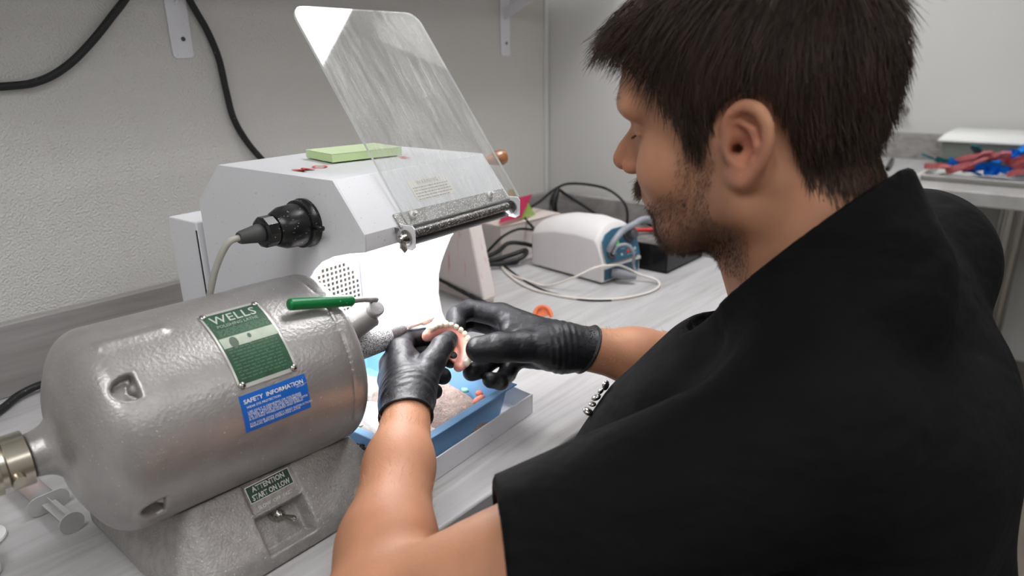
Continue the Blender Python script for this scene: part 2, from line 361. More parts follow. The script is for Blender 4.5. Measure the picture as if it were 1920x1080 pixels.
# ceiling lights
lightm=mat('light_diffuser',(1,1,1),.5,emit=((1.0,.985,.96),8.0))
fr=mat('light_frame',s255(230,230,230),.5)
def panel(x,y,w,h,rot,label,power):
    r=thing('ceiling_light',(x,y,CZ-.03),label,'light','ceiling lights')
    M=Matrix.Translation((x,y,CZ))@Matrix.Rotation(R_(rot),4,'Z')
    bm=bmesh.new(); box(bm,(-w/2-.02,-h/2-.02,-.03),(w/2+.02,h/2+.02,-.0005),M); finish(bm,'housing',fr,r)
    lm=mat('light_diffuser_%d'%int(power*10),(1,1,1),.5,emit=((.98,.985,1.0),power))
    bm=bmesh.new(); box(bm,(-w/2,-h/2,-.034),(w/2,h/2,-.0302),M); finish(bm,'diffuser',lm,r)
panel(1.17,.47,.40,.95,-23.5,'ceiling light panel over the hood, the one mirrored in the clear shield',12.5)
panel(-.45,-.2,.5,1.1,0,'ceiling light panel to the left above the worktop',7.5)
panel(.6,-1.4,1.1,.5,0,'ceiling light panel behind the seated person',5.0)
panel(2.5,.9,.6,.9,0,'ceiling light panel over the far worktop',11.0)
# ================================================================== HOOD
hyaw=R_(4)
HX=np.array([math.cos(hyaw),math.sin(hyaw),0]);HY=np.array([-math.sin(hyaw),math.cos(hyaw),0]);HZ=np.array([0,0,1.])
def hd(x,y,z): return Vector(tuple(HX*x+HY*y+HZ*z))
HM=Matrix.Rotation(hyaw,4,'Z')
XL,XR=.44,.678
hood=thing('dust_hood',hd(.56,.64,0),'white sheet-metal dust hood with lamp inside and tilted clear shield on its front','dust hood')
PROF=[(.505,.273),(.504,.291),(.544,.341),(.745,.342),(.798,.295),(.80,.0005),(.47,.0005),(.47,.028),(.538,.034),(.56,.039),(.575,.048),(.592,.062),(.607,.080),(.618,.098),(.626,.112),(.6305,.14),(.628,.168),(.622,.187),(.612,.207),(.603,.224),(.59,.240),(.575,.252),(.555,.261),(.53,.268)]
for x0,x1 in ((XL,XL+.002),(XR-.002,XR)):
    bm=bmesh.new(); prism(bm,PROF,HX*(x1-x0),lambda a,b:hd(x0,a,b)); finish(bm,'side_panel',whitem,hood,bevel=.0005)
def strip(bm,pts,x0,x1,t):
    "sheet following pts (y,z) with thickness t toward the inside"
    P=[Vector(p) for p in pts]; inn=[]
    for i,p in enumerate(P):
        a=(P[i]-P[i-1]).normalized() if i else None; b=(P[i+1]-P[i]).normalized() if i<len(P)-1 else None
        d=((a or b)+(b or a)).normalized(); nrm=Vector((d.y,-d.x)); k=1/max(.4,nrm.dot(Vector(((b or a).y,-(b or a).x)))); inn.append(p+nrm*t*k)
    prism(bm,[tuple(p) for p in P]+[tuple(p) for p in reversed(inn)],HX*(x1-x0),lambda a,b:hd(x0,a,b))
bm=bmesh.new(); strip(bm,[(.505,.273),(.504,.291),(.544,.341),(.745,.342),(.798,.295)],XL+.0021,XR-.0021,.002)
finish(bm,'top_cover',whitem,hood,bevel=.0005)
bm=bmesh.new(); box(bm,(XL+.0021,.795,.0015),(XR-.0021,.797,.292),HM); finish(bm,'back_panel',whitem,hood)
bm=bmesh.new(); box(bm,(XL+.0021,.472,.0005),(XR-.0021,.794,.0022),HM); box(bm,(XL+.0021,.470,.0005),(XR-.0021,.472,.028),HM); finish(bm,'tray_base',whitem,hood,bevel=.0004)
# rear fan box
bm=bmesh.new(); box(bm,(XL-.006,.803,.0005),(XR,.868,.268),HM); finish(bm,'fan_box',whitem,hood,bevel=.0015)
bm=bmesh.new(); box(bm,(XL-.0066,.8035,.06),(XL+.01,.8055,.258),HM); finish(bm,'gap_shade_strip',blackpl,hood)  # black strip painting the shade of the open slit before the fan box
# suction grille on the back panel
gm=mat('grille_filter',s255(84,76,54),.9,bump=(300,.8,.002),vary=(120,.25))
bm=bmesh.new(); box(bm,(.578,.7925,.035),(.672,.7948,.168),HM); gf=finish(bm,'filter_pad',gm,hood)
bm=bmesh.new()
nx,nz=12,17; gx0,gx1,gz0,gz1=.578,.672,.035,.168
for i in range(nx+1):
    x=gx0+(gx1-gx0)*i/nx; box(bm,(x-.0010,.7895,gz0),(x+.0010,.7915,gz1),HM)
for j in range(nz+1):
    z=gz0+(gz1-gz0)*j/nz; box(bm,(gx0,.7897,z-.0010),(gx1,.7917,z+.0010),HM)
for i in range(nx):
    for j in range(nz):
        cx=(i+.5)/nx*2-1; cz=(j+.5)/nz*2-1
        if cx*cx+cz*cz>1.12:
            box(bm,(gx0+(gx1-gx0)*i/nx,.7896,gz0+(gz1-gz0)*j/nz),(gx0+(gx1-gx0)*(i+1)/nx,.7916,gz0+(gz1-gz0)*(j+1)/nz),HM)
finish(bm,'suction_grille',whitem,hood)
# lamp socket with plug on the left panel
o_=hd(XL,.592,.293); ax=-HX
bm=bmesh.new(); lathe(bm,o_,ax,[(-.012,.013),(.0003,.013),(.0003,.0255),(.004,.026),(.006,.0245),(.008,.0235),(.0085,.025),(.011,.025),(.0115,.0225),(.03,.0215),(.038,.018),(.041,.0155)],40); so=finish(bm,'lamp_socket',blackpl,hood,smooth='auto')
s=sub(so,hood)
bm=bmesh.new(); lathe(bm,o_,ax,[(.041,.0135),(.043,.0158),(.054,.0158),(.056,.0135)],10); finish(bm,'collar',blackpl,s,smooth='auto')
bm=bmesh.new(); lathe(bm,o_,ax,[(.056,.0095),(.058,.0095),(.078,.0065),(.08,.0055)],20); finish(bm,'strain_relief',rubber,s,smooth='auto')
bm=bmesh.new(); P0=V(o_)+V(ax)*.010; tube(bm,[P0+V(-HY*.024),P0+V(-HY*.038)],.0028,8,0); finish(bm,'rotary_switch',blackpl,s,smooth=True)
e0=V(o_)+V(ax)*.079
bm=bmesh.new(); tube(bm,[e0,e0+Vector((-.012,.002,-.004)),e0+Vector((-.022,.014,-.030)),e0+Vector((-.026,.035,-.07)),e0+Vector((-.03,.075,-.12)),e0+Vector((-.025,.15,-.19)),e0+Vector((-.02,.2,-.275))],.0032,10); finish(bm,'lamp_flex',cordgrey,s,smooth=True)
# lamp inside
r=thing('hood_lamp',hd(.56,.63,.295),'glowing lamp tube hidden under the roof of the white hood','lamp')
lmp=mat('lamp_tube',(1,1,1),.3,emit=((1,.99,.98),50.0))
bm=bmesh.new(); lathe(bm,hd(XL+.03,.60,.288),HX,[(0,.004),(.002,.0125),(.17,.0125),(.173,.004)],20); finish(bm,'tube',lmp,r,smooth='auto')
bm=bmesh.new(); lathe(bm,hd(XL+.0025,.60,.288),HX,[(0,.014),(.027,.014)],20); finish(bm,'lamp_cap',steel,r,smooth='auto')
# hinge plate, rod, bracket ears, wing nut, screws
sl=Vector((.04,.05)).normalized()
def hs(x,u,n_=0):
    "point on the hood's sloped face: u metres up the slope from its lower edge, n_ off the face"
    return hd(x,.504+sl.x*u-sl.y*n_,.291+sl.y*u+sl.x*n_)
bm=bmesh.new(); prism(bm,[(.486,-.004),(.672,-.004),(.672,.011),(.486,.013)],V(hs(0,0,.0016))-V(hs(0,0,0)),lambda a,b:hs(a,b,.0006)); finish(bm,'clamp_strip',dustym,hood,bevel=.0003)
for x in (.510,.642):
    bm=bmesh.new(); lathe(bm,hs(x,.0065,.0022),V(hs(0,0,1))-V(hs(0,0,0)),[(0,.0048),(.002,.0048),(.003,.0036),(.003,.0022),(.007,.002)],12); finish(bm,'screw',mat('dusty_screw',s255(200,198,196),.6,.2,specks=(900,.5,DUST)),hood,smooth='auto')
bm=bmesh.new(); lathe(bm,hd(.494,.496,.2815),HX,[(0,.0052),(.168,.0052)],20); finish(bm,'hinge_rod',barm,hood,smooth='auto')
bm=bmesh.new(); prism(bm,[(.503,.277),(.493,.271),(.500,.2672),(.5045,.2730)],HX*.170,lambda a,b:hd(.494,a,b)); finish(bm,'lower_clamp_bar',mat('grey_bar',s255(140,138,138),.4,.4),hood,bevel=.0003)
for x in (.4885,.672):
    bm=bmesh.new(); prism(bm,[(.506,.268),(.490,.266),(.484,.270),(.4835,.289),(.487,.2925),(.505,.292)],HX*.0015,lambda a,b:hd(x,a,b)); finish(bm,'hinge_ear',whitem,hood,bevel=.0004)
    w0=hd(x-.0002,.4955,.279)
    if x<.5:
        bm=bmesh.new(); lathe(bm,w0,-HX,[(0,.0085),(.0012,.0085),(.0014,.006),(.006,.0045),(.009,.0045),(.011,.003)],18)
        for sg in (1,-1):
            a=V(w0)-V(HX)*.003; prism(bm,[(0,0),(.003,.012*sg),(.008,.014*sg),(.010,.009*sg),(.006,0)],HY*.0022,lambda u,v:a-V(HX)*u+V(HY)*(v*.45-.001)+Vector((0,0,1))*v*.9)
        finish(bm,'wing_nut',steel,hood,smooth='auto')
    else:
        bm=bmesh.new(); lathe(bm,V(w0),-HX,[(0,.0085),(.0015,.0085),(.002,.006)],18); finish(bm,'washer',steel,hood,smooth='auto')
# clear shield
b0=Vector((.502,.287)); t0=Vector((.655,.498)); sd=(t0-b0).normalized(); Ls=(t0-b0).length
def shp(a,b,n_=0): return hd(a,b0.x+sd.x*b-sd.y*n_,b0.y+sd.y*b+sd.x*n_)
poly=rrect(.194,Ls+.03,.018,6,.594,Ls/2+.015-.03+.012)
poly=[(a,max(b,-.001)) for a,b in poly]
bm=bmesh.new(); prism(bm,[p for i,p in enumerate(poly) if not(i and p==poly[i-1])],V(shp(0,0,.003))-V(shp(0,0,0)),lambda a,b:shp(a,b,.0025))
bm.normal_update(); nv=V(shp(0,0,1))-V(shp(0,0,0))
sh=finish(bm,'clear_shield',acrylicm,hood,extra_mats=[edgem])
for p in sh.data.polygons:
    if abs(p.normal.dot(nv))<.5: p.material_index=1
# warning label + marker writing on the hood
bm=bmesh.new(); prism(bm,rrect(.062,.026,.002,3,.562,.034),V(hs(0,0,.0002))-V(hs(0,0,0)),lambda a,b:hs(a,b,.0001)); wl=finish(bm,'warning_label',mat('cream_label',s255(232,229,222),.5),hood)
s=sub(wl,hood)
tb=text_bm('WARNING !',.0072,lambda a,b:hs(.5625+a,.0405+b,.00045),'CENTER')
rr_=random.Random(8)
for i in range(5):
    x=.5335
    while x<.5885-(.006 if i==4 else 0):
        l=rr_.uniform(.0015,.0055); u=.0365-i*.0036; tb.faces.new([tb.verts.new(hs(a,b,.00045)) for a,b in ((x,u),(min(x+l,.5905),u),(min(x+l,.5905),u+.0013),(x,u+.0013))]); x+=l+.0009
finish(tb,'printing',greyp,s)
for ch,x,y,k in (('M',.457,.612,1.15),('O',.482,.616,1.0),('r',.590,.588,1.4)):
    finish(text_bm(ch,.018*k,lambda a,b:hd(x+a*1.1,y+b*1.5,.3427),'LEFT',.0006),'marker_letter',redp,hood)
# sticky note pad
pad=mat('green_sticky_paper',s255(198,222,166),.8)
r=thing('sticky_note_pad',hd(.58,.66,.343),'pale green pad of sticky notes lying on top of the white hood','note pad')
Mp=HM@Matrix.Translation((.567,.655,.3432))@Matrix.Rotation(R_(-12),4,'Z')
bm=bmesh.new(); box(bm,(-.047,-.033,0),(.047,.033,.009),Mp); finish(bm,'paper_block',pad,r,bevel=.0005)
bm=bmesh.new(); box(bm,(-.047,-.033,.0091),(.0472,.0332,.0096),Mp); finish(bm,'top_sheet',mat('green_sticky_top',s255(206,222,180),.8),r)
# blue tray inside the hood's base
def tray(root,x0,x1,y0,y1,z0,z1,m,M,rim=.009,t=.0025,slope=.008,name='tray_body'):
    bm=bmesh.new()
    def ring(dx,z): return [bm.verts.new(M@Vector(p)) for p in ((x0-dx,y0-dx,z),(x1+dx,y0-dx,z),(x1+dx,y1+dx,z),(x0-dx,y1+dx,z))]
    R=[ring(-slope,z0),ring(0,z1-.002),ring(rim,z1-.002),ring(rim,z1),ring(-t,z1),ring(-slope-t,z0+t)]
    for A,B in zip(R,R[1:]):
        for i in range(4): bm.faces.new((A[i],A[(i+1)%4],B[(i+1)%4],B[i]))
    bm.faces.new(list(reversed(R[0]))); bm.faces.new(R[-1])
    return finish(bm,name,m,root,bevel=.0012)
r=thing('blue_dust_tray',hd(.56,.6,.002),'pale blue plastic tray sitting in the base of the white hood','tray')
tray(r,.462,.652,.492,.765,.0025,.046,bluetray,HM,rim=.009)
# dust heap (stuff): height field
def heap(name,cx,cy,rx,ry,h,m,label,cat,seed,n=70,z=.0052,amp=.25,stuff=True):
    rr=np.random.default_rng(seed); bm=bmesh.new(); g={}
    for i in range(n+1):
        for j in range(n+1):
            u,v=i/n*2-1,j/n*2-1; q=max(0,1-(u*u+v*v)); P=np.array([[u*3,v*3,seed]])
            k=noise3(P,3,seed)[0]*.5+noise3(P,9,seed+1)[0]*.25+rr.uniform(-.06,.06)
            g[i,j]=bm.verts.new(hd(cx+u*rx,cy+v*ry,z+h*max(0,q)**.6*(1+amp*k*2)))
    for i in range(n):
        for j in range(n):
            if min((2*a/n-1)**2+(2*b/n-1)**2 for a,b in ((i,j),(i+1,j),(i,j+1),(i+1,j+1)))<1: bm.faces.new((g[i,j],g[i+1,j],g[i+1,j+1],g[i,j+1]))
    for vv in [v for v in bm.verts if not v.link_faces]: bm.verts.remove(vv)
    o=finish(bm,name,m,None,smooth=True); rebase(o,hd(cx,cy,z)); tag(o,label,cat)
    if stuff: o['kind']='stuff'
    return o
heap('acrylic_dust',.600,.592,.050,.096,.032,dustpile,'heap of pinkish grinding dust filling the right side of the blue tray','dust',3)
for k,(x,y,z,c,lab) in enumerate([(.628,.522,.026,s255(250,160,140),'pale pink acrylic chip on the dust nearest the front rim of the blue tray'),(.645,.535,.024,s255(240,140,110),'orange-pink acrylic chip at the right end of the dust heap in the blue tray'),(.636,.553,.027,s255(150,215,205),'tiny mint green chip on the dust heap in the blue tray'),(.592,.515,.024,s255(120,150,225),'tiny blue chip on the dust heap in the blue tray'),(.652,.551,.028,s255(250,215,215),'whitish pink upright chip at the far right of the dust heap')]):
    bm=bmesh.new(); bmesh.ops.create_icosphere(bm,subdivisions=2,radius=1,matrix=Matrix.Translation(hd(x,y,z))@Matrix.Rotation(k*.9,4,'Z')@Matrix.Diagonal(((.012 if k==0 else .006),(.006 if k<2 else .0035),.004 if k<4 else .006,1)))
    for v in bm.verts: v.co+=Vector((random.uniform(-1,1),random.uniform(-1,1),random.uniform(-1,1)))*.0007
    o=finish(bm,'acrylic_chip',mat('chip_%d'%k,c,.7,bump=(600,.6,.001)),None,smooth=True); rebase(o,hd(x,y,z)); tag(o,lab,'acrylic chip','acrylic chips in the blue tray')
# dusty wheels
def wheel(x,y,z,R,lab,m,tilt=0,post=True,post_m=None):
    r=thing('buffing_disc',hd(x,y,z),lab,'buffing wheel','dust-caked wheels in the blue tray')
    d=Vector((math.sin(tilt),-.35*math.sin(tilt),math.cos(tilt)))
    bm=bmesh.new(); lathe(bm,hd(x,y,z),d,[(0,R*.9),(.002,R),(.010,R),(.013,R*.93),(.015,R*.5)],48)
    for v in bm.verts:
        n=noise3(np.array([list(v.co)]),160,5)[0]; v.co+=Vector((0,0,1))*n*.0012+Vector((n,n,0))*.0006
    finish(bm,'disc',m,r,smooth='auto',angle=50)
    if post:
        bm=bmesh.new(); lathe(bm,V(hd(x,y,z))+d*.014,d,[(0,.011),(.003,.0115),(.004,.007),(.0045,.0042),(.013,.0042),(.0145,.0034)],24); finish(bm,'hub_post',post_m or mat('dusty_brass',s255(205,196,180),.7,.2,specks=(500,.5,DUST)),r,smooth='auto')
    return r
wheel(.575,.700,.0055,.036,'round dust-white polishing wheel with upright hub post at the back of the blue tray',wheelm)
wheel(.487,.615,.010,.035,'dust-grey wheel with a worn hub nut, lying under the end of the motor',mat('grey_wheel',s255(172,170,167),.9,bump=(800,1,.0016),vary=(120,.3)),.35)
heap('dark_grit',.478,.560,.024,.045,.019,darkgrit,'dark grey grit and swarf in the front left corner of the blue tray','grit',9,50)
heap('white_powder',.535,.600,.05,.09,.010,mat('white_powder',s255(236,228,222),.95,bump=(800,.8,.0015)),'thin layer of white powder on the floor of the blue tray between the wheels','powder',14,50)
# ================================================================== LATHE
lya=-.0598
LX=np.array([math.cos(lya),math.sin(lya),0]);LA=np.array([-math.sin(lya),math.cos(lya),0])
LC=np.array([.3,.605,.152]); LR=.0915
LO=LC-np.array([0,0,0]); 
def lc(s,ang,r_): a=R_(ang); return Vector(tuple(LC+LX*s+r_*(-math.cos(a)*LA+math.sin(a)*HZ)))
lat=thing('polishing_lathe',(.28,.62,0),'silver grinding and polishing lathe with green name plate on its round motor','polishing lathe')
# local SDF frame: q=(s, toward viewer, up)
def loc(P): q=P-LC; return np.stack([q@LX,-(q@LA),q[:,2]],1)
def f_motor(P):
    q=loc(P); s=q[:,0]; rr=np.hypot(q[:,1],q[:,2]); ang=np.degrees(np.arctan2(q[:,2],q[:,1]))
    def rcyl(a,b,r_,k):
        dx=np.abs(s-(a+b)/2)-(b-a)/2+k; dy=rr-r_+k
        return np.minimum(np.maximum(dx,dy),0)+np.hypot(np.maximum(dx,0),np.maximum(dy,0))-k
    d=rcyl(-.152,.080,LR,.026); d=smin(d,rcyl(0,.085,LR,.012),.002)
    d=smin(d,rcyl(-.161,-.05,.058,.02),.03)
    d=smin(d,rcyl(-.186,-.10,.0185,.002),.022)
    # right end bell nose
    d=smin(d,rcyl(.05,.105,.050,.010),.012)
    d=np.maximum(d,-(np.abs(s-.0645)-.0006)*1.0-np.maximum(0,(LR-.0016-rr))*9)   # seam
    for a in (42,132,222,-30):
        t=R_(a); c=np.array([-.121,LR*math.cos(t),LR*math.sin(t)]); n=np.array([0,math.cos(t),math.sin(t)])
        tt=np.array([0,-math.sin(t),math.cos(t)]); w=q-c
        pk=np.maximum(np.maximum(np.hypot(w@tt,np.minimum(0,w[:,0]-.001)*.75)-.0105,w[:,0]-.005),np.abs(w@n)-.013); d=smax(d,-pk,.003)
        d=smin(d,np.linalg.norm(w-np.array([.0045,0,0])+n*.010,axis=1)-.0052,.001)
    # cast rib along the top left
    t=R_(70); c=np.array([-.10,LR*.985*math.cos(t),LR*.985*math.sin(t)]); d=smin(d,cap_(q,c-np.array([.025,0,0]),c+np.array([.02,0,0]),.003,.002),.008)
    return d
vv,ff=nets(f_motor,LC-np.array([.20,.11,.105]),LC+np.array([.125,.11,.105]),.0018)
mo=np_mesh('motor_body',vv,ff,hammer,lat)
# base pedestal
def f_base(P):
    x=P[:,0]-.0;y=P[:,1];z=P[:,2]
    def pl(n,pt): n=np.array(n,float); n/=np.linalg.norm(n); return (P-np.array(pt))@n
    pls=[pl((0,-1,0),(0,.515,0)),pl((0,1,0),(0,.73,0)),pl((-1,0,0),(.172,0,0)),pl((1,0,0),(.402,0,0)),pl((0,0,-1),(0,0,.0005)),
         pl((0,-.065,.045),(0,.515,.02)),pl((0,.065,.06),(0,.73,.02)),pl((-.10,0,.05),(.172,0,.018)),pl((.085,0,.04),(.402,0,.02)),pl((0,0,1),(0,0,.092)),pl((-.06,-.07,.06),(.19,.53,.03))]
    d=pls[0]
    for e in pls[1:]: d=smax(d,e,.004)
    d=np.maximum(d,-(np.linalg.norm(loc(P)[:,1:],axis=1)-LR-.0005))
    # label recess and switch well in the sloping front
    n=np.array([0,-.065,.045]);n/=np.linalg.norm(n); u=np.array([1.,0,0]); v=np.cross(n,u); w=P-np.array([.2785,.5335,.0467]); a=w@u; b=w@(-v if v[2]<0 else v); h=w@n
    rec=np.maximum(np.maximum(np.abs(a)-.0255,np.abs(b-.0205)-.0145),-(h+.0025)); d=smax(d,-rec,.0015)
    well=np.maximum(np.maximum(np.abs(a)-.0265+np.maximum(0,-h)*.3,np.abs(b+.016)-.0195+np.maximum(0,-h)*.2),-(h+.017)); well=np.maximum(well,-(P[:,2]-.0125)); d=smax(d,-well,.002)
    return d
vv,ff=nets(f_base,(.16,.505,-.004),(.415,.745,.112),.0016)
ba=np_mesh('base',vv,ff,castm,lat)
# slope helper for the base front
bn=Vector((0,-.065,.045)).normalized(); bu=Vector((1,0,0)); bv=Vector((0,.045,.065)).normalized(); bo=Vector((.2785,.5335,.0467))
def bs(a,b,h=0): return bo+bu*a+bv*b+bn*h
bm=bmesh.new(); prism(bm,rrect(.046,.0165,.001,2,0,.0245),bn*.0006,lambda a,b:bs(a,b,-.0023)); wp=finish(bm,'attention_plate',silverp,lat)
s=sub(wp,lat)
bm=bmesh.new(); prism(bm,rrect(.0445,.0150,.0006,2,0,.0245),bn*.0002,lambda a,b:bs(a,b,-.00175)); finish(bm,'green_field',mat('dark_green_plate',s255(16,62,42),.4),s)
tb=text_bm('ATTENTION',.0068,lambda a,b:bs(a*.9,.0258+b*1.05,-.00145),'CENTER',.0002,spacing=1.0); add_bm(tb,text_bm('START ON LOW',.0068,lambda a,b:bs(a*.78,.0182+b*1.05,-.00145),'CENTER',.0002))
finish(tb,'lettering',mat('silver_print',s255(200,200,196),.4,.3),s)
tb=text_bm('SLOW  OFF  FAST',.0046,lambda a,b:bs(a,.0085+b,-.0021),'CENTER',.0001); finish(tb,'embossed_lettering',mat('worn_print',s255(205,202,198),.6),lat)
sw=V(bs(0,-.002,-.014))
bm=bmesh.new(); lathe(bm,sw,(.15,-.8,-.25),[(-.004,.0075),(.003,.0075),(.003,.0055),(.007,.005)],16); tg=finish(bm,'toggle_switch',steel,lat,smooth='auto')
bm=bmesh.new(); d=Vector((.35,-.8,-.05)).normalized(); lathe(bm,sw+Vector((.001,-.005,-.001)),d,[(0,.0016),(.008,.0022),(.013,.003),(.016,.0028),(.0175,.0015)],14); finish(bm,'toggle_lever',steel,sub(tg,lat),smooth='auto')
# plates on the motor: patch of cylinder
def cylpatch(bm,s0,s1,a0,a1,r0,r1,corner=.0,n=18,shear=0.0):
    g=[];
    for lay in (r0,r1):
        G=[]
        for i in range(n+1):
            row=[]
            for j in range(9):
                v=i/n; u=j/8; row.append(bm.verts.new(lc(s0+(s1-s0)*u+shear*(1-v),a0+(a1-a0)*v,lay)))
            G.append(row)
        g.append(G)
    for i in range(n):
        for j in range(8):
            bm.faces.new((g[1][i][j],g[1][i][j+1],g[1][i+1][j+1],g[1][i+1][j])); bm.faces.new((g[0][i][j],g[0][i+1][j],g[0][i+1][j+1],g[0][i][j+1]))
    for i in range(n):
        for j in (0,8): bm.faces.new((g[0][i][j],g[1][i][j],g[1][i+1][j],g[0][i+1][j]))
    for j in range(8):
        for i in (0,n): bm.faces.new((g[0][i][j],g[1][i][j],g[1][i][j+1],g[0][i][j+1]))
bm=bmesh.new(); cylpatch(bm,-.0478,.0072,22.2,72.2,LR+.0001,LR+.0012,shear=.0035); npl=finish(bm,'name_plate',silverp,lat,smooth='auto')
s=sub(npl,lat)
bm=bmesh.new(); cylpatch(bm,-.0458,.0052,24.4,70.2,LR+.0012,LR+.0014,shear=.0033); finish(bm,'green_field',greenp,s,smooth='auto')
bm=bmesh.new(); cylpatch(bm,-.0440,.0069,45.5,52.0,LR+.00141,LR+.0016,shear=.0008); finish(bm,'blank_band',mat('plate_band',s255(168,176,160),.45,.2,vary=(120,.12)),s,smooth='auto')
def ct(s0,a0,r_): return lambda x,y: lc(s0+x,a0+math.degrees(y/LR),r_)
tb=text_bm('WELLS',.0135,ct(-.0205,62.3,LR+.0017),'CENTER',.0001,spacing=1.05); finish(tb,'maker_lettering',mat('silver_letter',s255(190,196,190),.4,.3),s)
tb=text_bm('POLISHING LATHE',.0046,ct(-.0205,58.9,LR+.0017),'CENTER'); finish(tb,'model_lettering',palegl,s)
bm=bmesh.new(); rr=random.Random(4)
def dash(s0,s1,a,hh=.0007):
    vs=[bm.verts.new(lc(x,a+math.degrees(y/LR),LR+.0016)) for x,y in ((s0,0),(s1,0),(s1,hh),(s0,hh))]; bm.faces.new(vs)
for k in range(15):
    a=57-k*.9 if k<5 else 44.2-(k-5)*1.9
    x=-.042+ (62-a)*.00006
    while x<.002:
        l=rr.uniform(.002,.006); dash(x,min(x+l,.0035),a); x+=l+rr.uniform(.0008,.0018)
finish(bm,'fine_printing',dimgl,s)
bm=bmesh.new(); 
for (x,a,w,h) in ((-.033,48.0,.0055,.007),(-.018,49.5,.0025,.003)):
    c=[lc(x+w*math.cos(t)*.7,a+math.degrees(h*math.sin(t)/LR)*.8,LR+.0018) for t in [2*PI*i/16 for i in range(16)]]; bm.faces.new([bm.verts.new(p) for p in c])
finish(bm,'ink_blot',mat('ink_blot',s255(84,100,86),.5),s)
for (x,a) in ((-.0443,70.3),(.0042,70.3),(-.0410,24.0),(.0075,24.0)):
    bm=bmesh.new(); n=V(lc(x,a,1))-V(lc(x,a,0)); lathe(bm,lc(x,a,LR+.0012),n,[(0,.0034),(.0009,.0031),(.0017,.0018),(.002,.0003)],16); finish(bm,'rivet',steel,s,smooth=True)
bm=bmesh.new(); cylpatch(bm,-.0467,.0160,-2.0,18.9,LR+.0001,LR+.0005); bl=finish(bm,'safety_label',bluel,lat,smooth='auto')
s=sub(bl,lat)
tb=text_bm('SAFETY  INFORMATION',.0053,ct(-.0155,14.0,LR+.0008),'CENTER',.00012); add_bm(tb,text_bm('LBT1209',.0022,ct(.0130,12.6,LR+.0008),'RIGHT'))
for i,t in enumerate(['WEAR EYE PROTECTION','','USE ONLY A GRINDING OR POLISHING','WHEEL 7 INCHES OR LESS IN DIAMETER','OR THE MOTOR SHALL BE PROVIDED WITH','A SUITABLE WHEELGUARD AND SHIELD','','FOR YOUR OWN SAFETY READ INSTRUCTION','MANUAL BEFORE OPERATING LATHE']):
    if t: add_bm(tb,text_bm(t,.00285,ct(-.0425,11.2-i*1.38,LR+.0008),'LEFT',.00003))
finish(tb,'lettering',whitel,s)
# left shaft end: nickel chuck
bm=bmesh.new(); lathe(bm,lc(-.186,0,0),-LX,[(-.004,.014),(.001,.014),(.001,.0225),(.0165,.0225),(.0175,.019),(.022,.0185),(.022,.0225),(.026,.0225),(.028,.012)],36); ck=finish(bm,'shaft_collar',brass,lat,smooth='auto')
bm=bmesh.new(); lathe(bm,lc(-.212,0,0),-LX,[(0,.011),(.02,.010),(.03,.005)],20); lathe(bm,V(lc(-.2,0,0))+Vector((0,-.02,-.004)),(0,-1,-.2),[(0,.005),(.008,.005)],12); finish(bm,'jaw',brass,sub(ck,lat),smooth='auto')
# right spindle
sl_m=mat('dust_caked_sleeve',s255(120,120,120),.8,.1,bump=(1200,1,.0012),specks=(900,.46,s255(228,228,228)))
bm=bmesh.new(); lathe(bm,lc(.10,0,0),LX,[(0,.016),(.012,.016),(.013,.0172),(.064,.0162),(.069,.0145),(.072,.011)],36)
for v in bm.verts: v.co+=Vector((0,0,-.004))
finish(bm,'spindle_sleeve',sl_m,lat,smooth='auto')
bm=bmesh.new(); lathe(bm,V(lc(.171,0,0))+Vector((0,0,-.003)),LX,[(0,.0105),(.012,.0095),(.022,.006),(.026,.0038)],28); finish(bm,'chuck',mat('dusty_chuck',s255(120,120,122),.5,.5,specks=(900,.66,DUST)),lat,smooth='auto')
bm=bmesh.new(); lathe(bm,V(lc(.200,0,0))+Vector((0,0,-.002)),LX,[(0,.0034),(.022,.0030),(.023,.0048),(.028,.0052),(.036,.0040),(.042,.0010)],20); finish(bm,'bur',mat('dusty_bur',s255(205,200,190),.6,.2,specks=(900,.5,DUST)),lat,smooth='auto')
# spindle brake boss, pivot pin and green-gripped lever
def lp(s_,a_,z_): return Vector(tuple(LC+LX*s_-LA*a_+HZ*z_))
bm=bmesh.new(); b0_=lp(.092,.0,.012); b1_=lp(.143,.012,.036); lathe(bm,b0_,b1_-b0_,[(0,.0165),((b1_-b0_).length-.002,.0165),((b1_-b0_).length,.0148)],32); finish(bm,'brake_boss',mat('smooth_cast',s255(175,173,171),.4,.5,specks=(600,.7,DUST)),lat,smooth='auto')
pd=Vector((-.1,-.8,.6)).normalized(); pv=lp(.139,.030,.0465)-pd*.012
bm=bmesh.new(); lathe(bm,pv,pd,[(-.004,.009),(.011,.009),(.0125,.0075)],24); lathe(bm,pv+pd*.0126,pd,[(0,.0035),(.0002,.002)],16); pn=finish(bm,'pivot_pin',mat('smooth_cast',(0,0,0)),lat,smooth='auto')
g0=lc(.024,57.3,LR+.012); g1=lc(.0905,50.5,LR+.006)
bm=bmesh.new(); P=[g1,V(g1)+(V(g1)-V(g0)).normalized()*.014,V(g1)+(V(g1)-V(g0)).normalized()*.024+Vector((.003,.002,-.002)),pv+pd*.006+Vector((-.004,0,.012)),pv+pd*.005+Vector((0,0,.0))]
tube(bm,P,.0030,12); lv=finish(bm,'lever_rod',mat('smooth_cast',(0,0,0)),lat,smooth=True)
bm=bmesh.new(); tube(bm,[g0,g1],.0058,18,0); gr=finish(bm,'grip',greengrip,sub(lv,lat),smooth='auto',bevel=.0028)
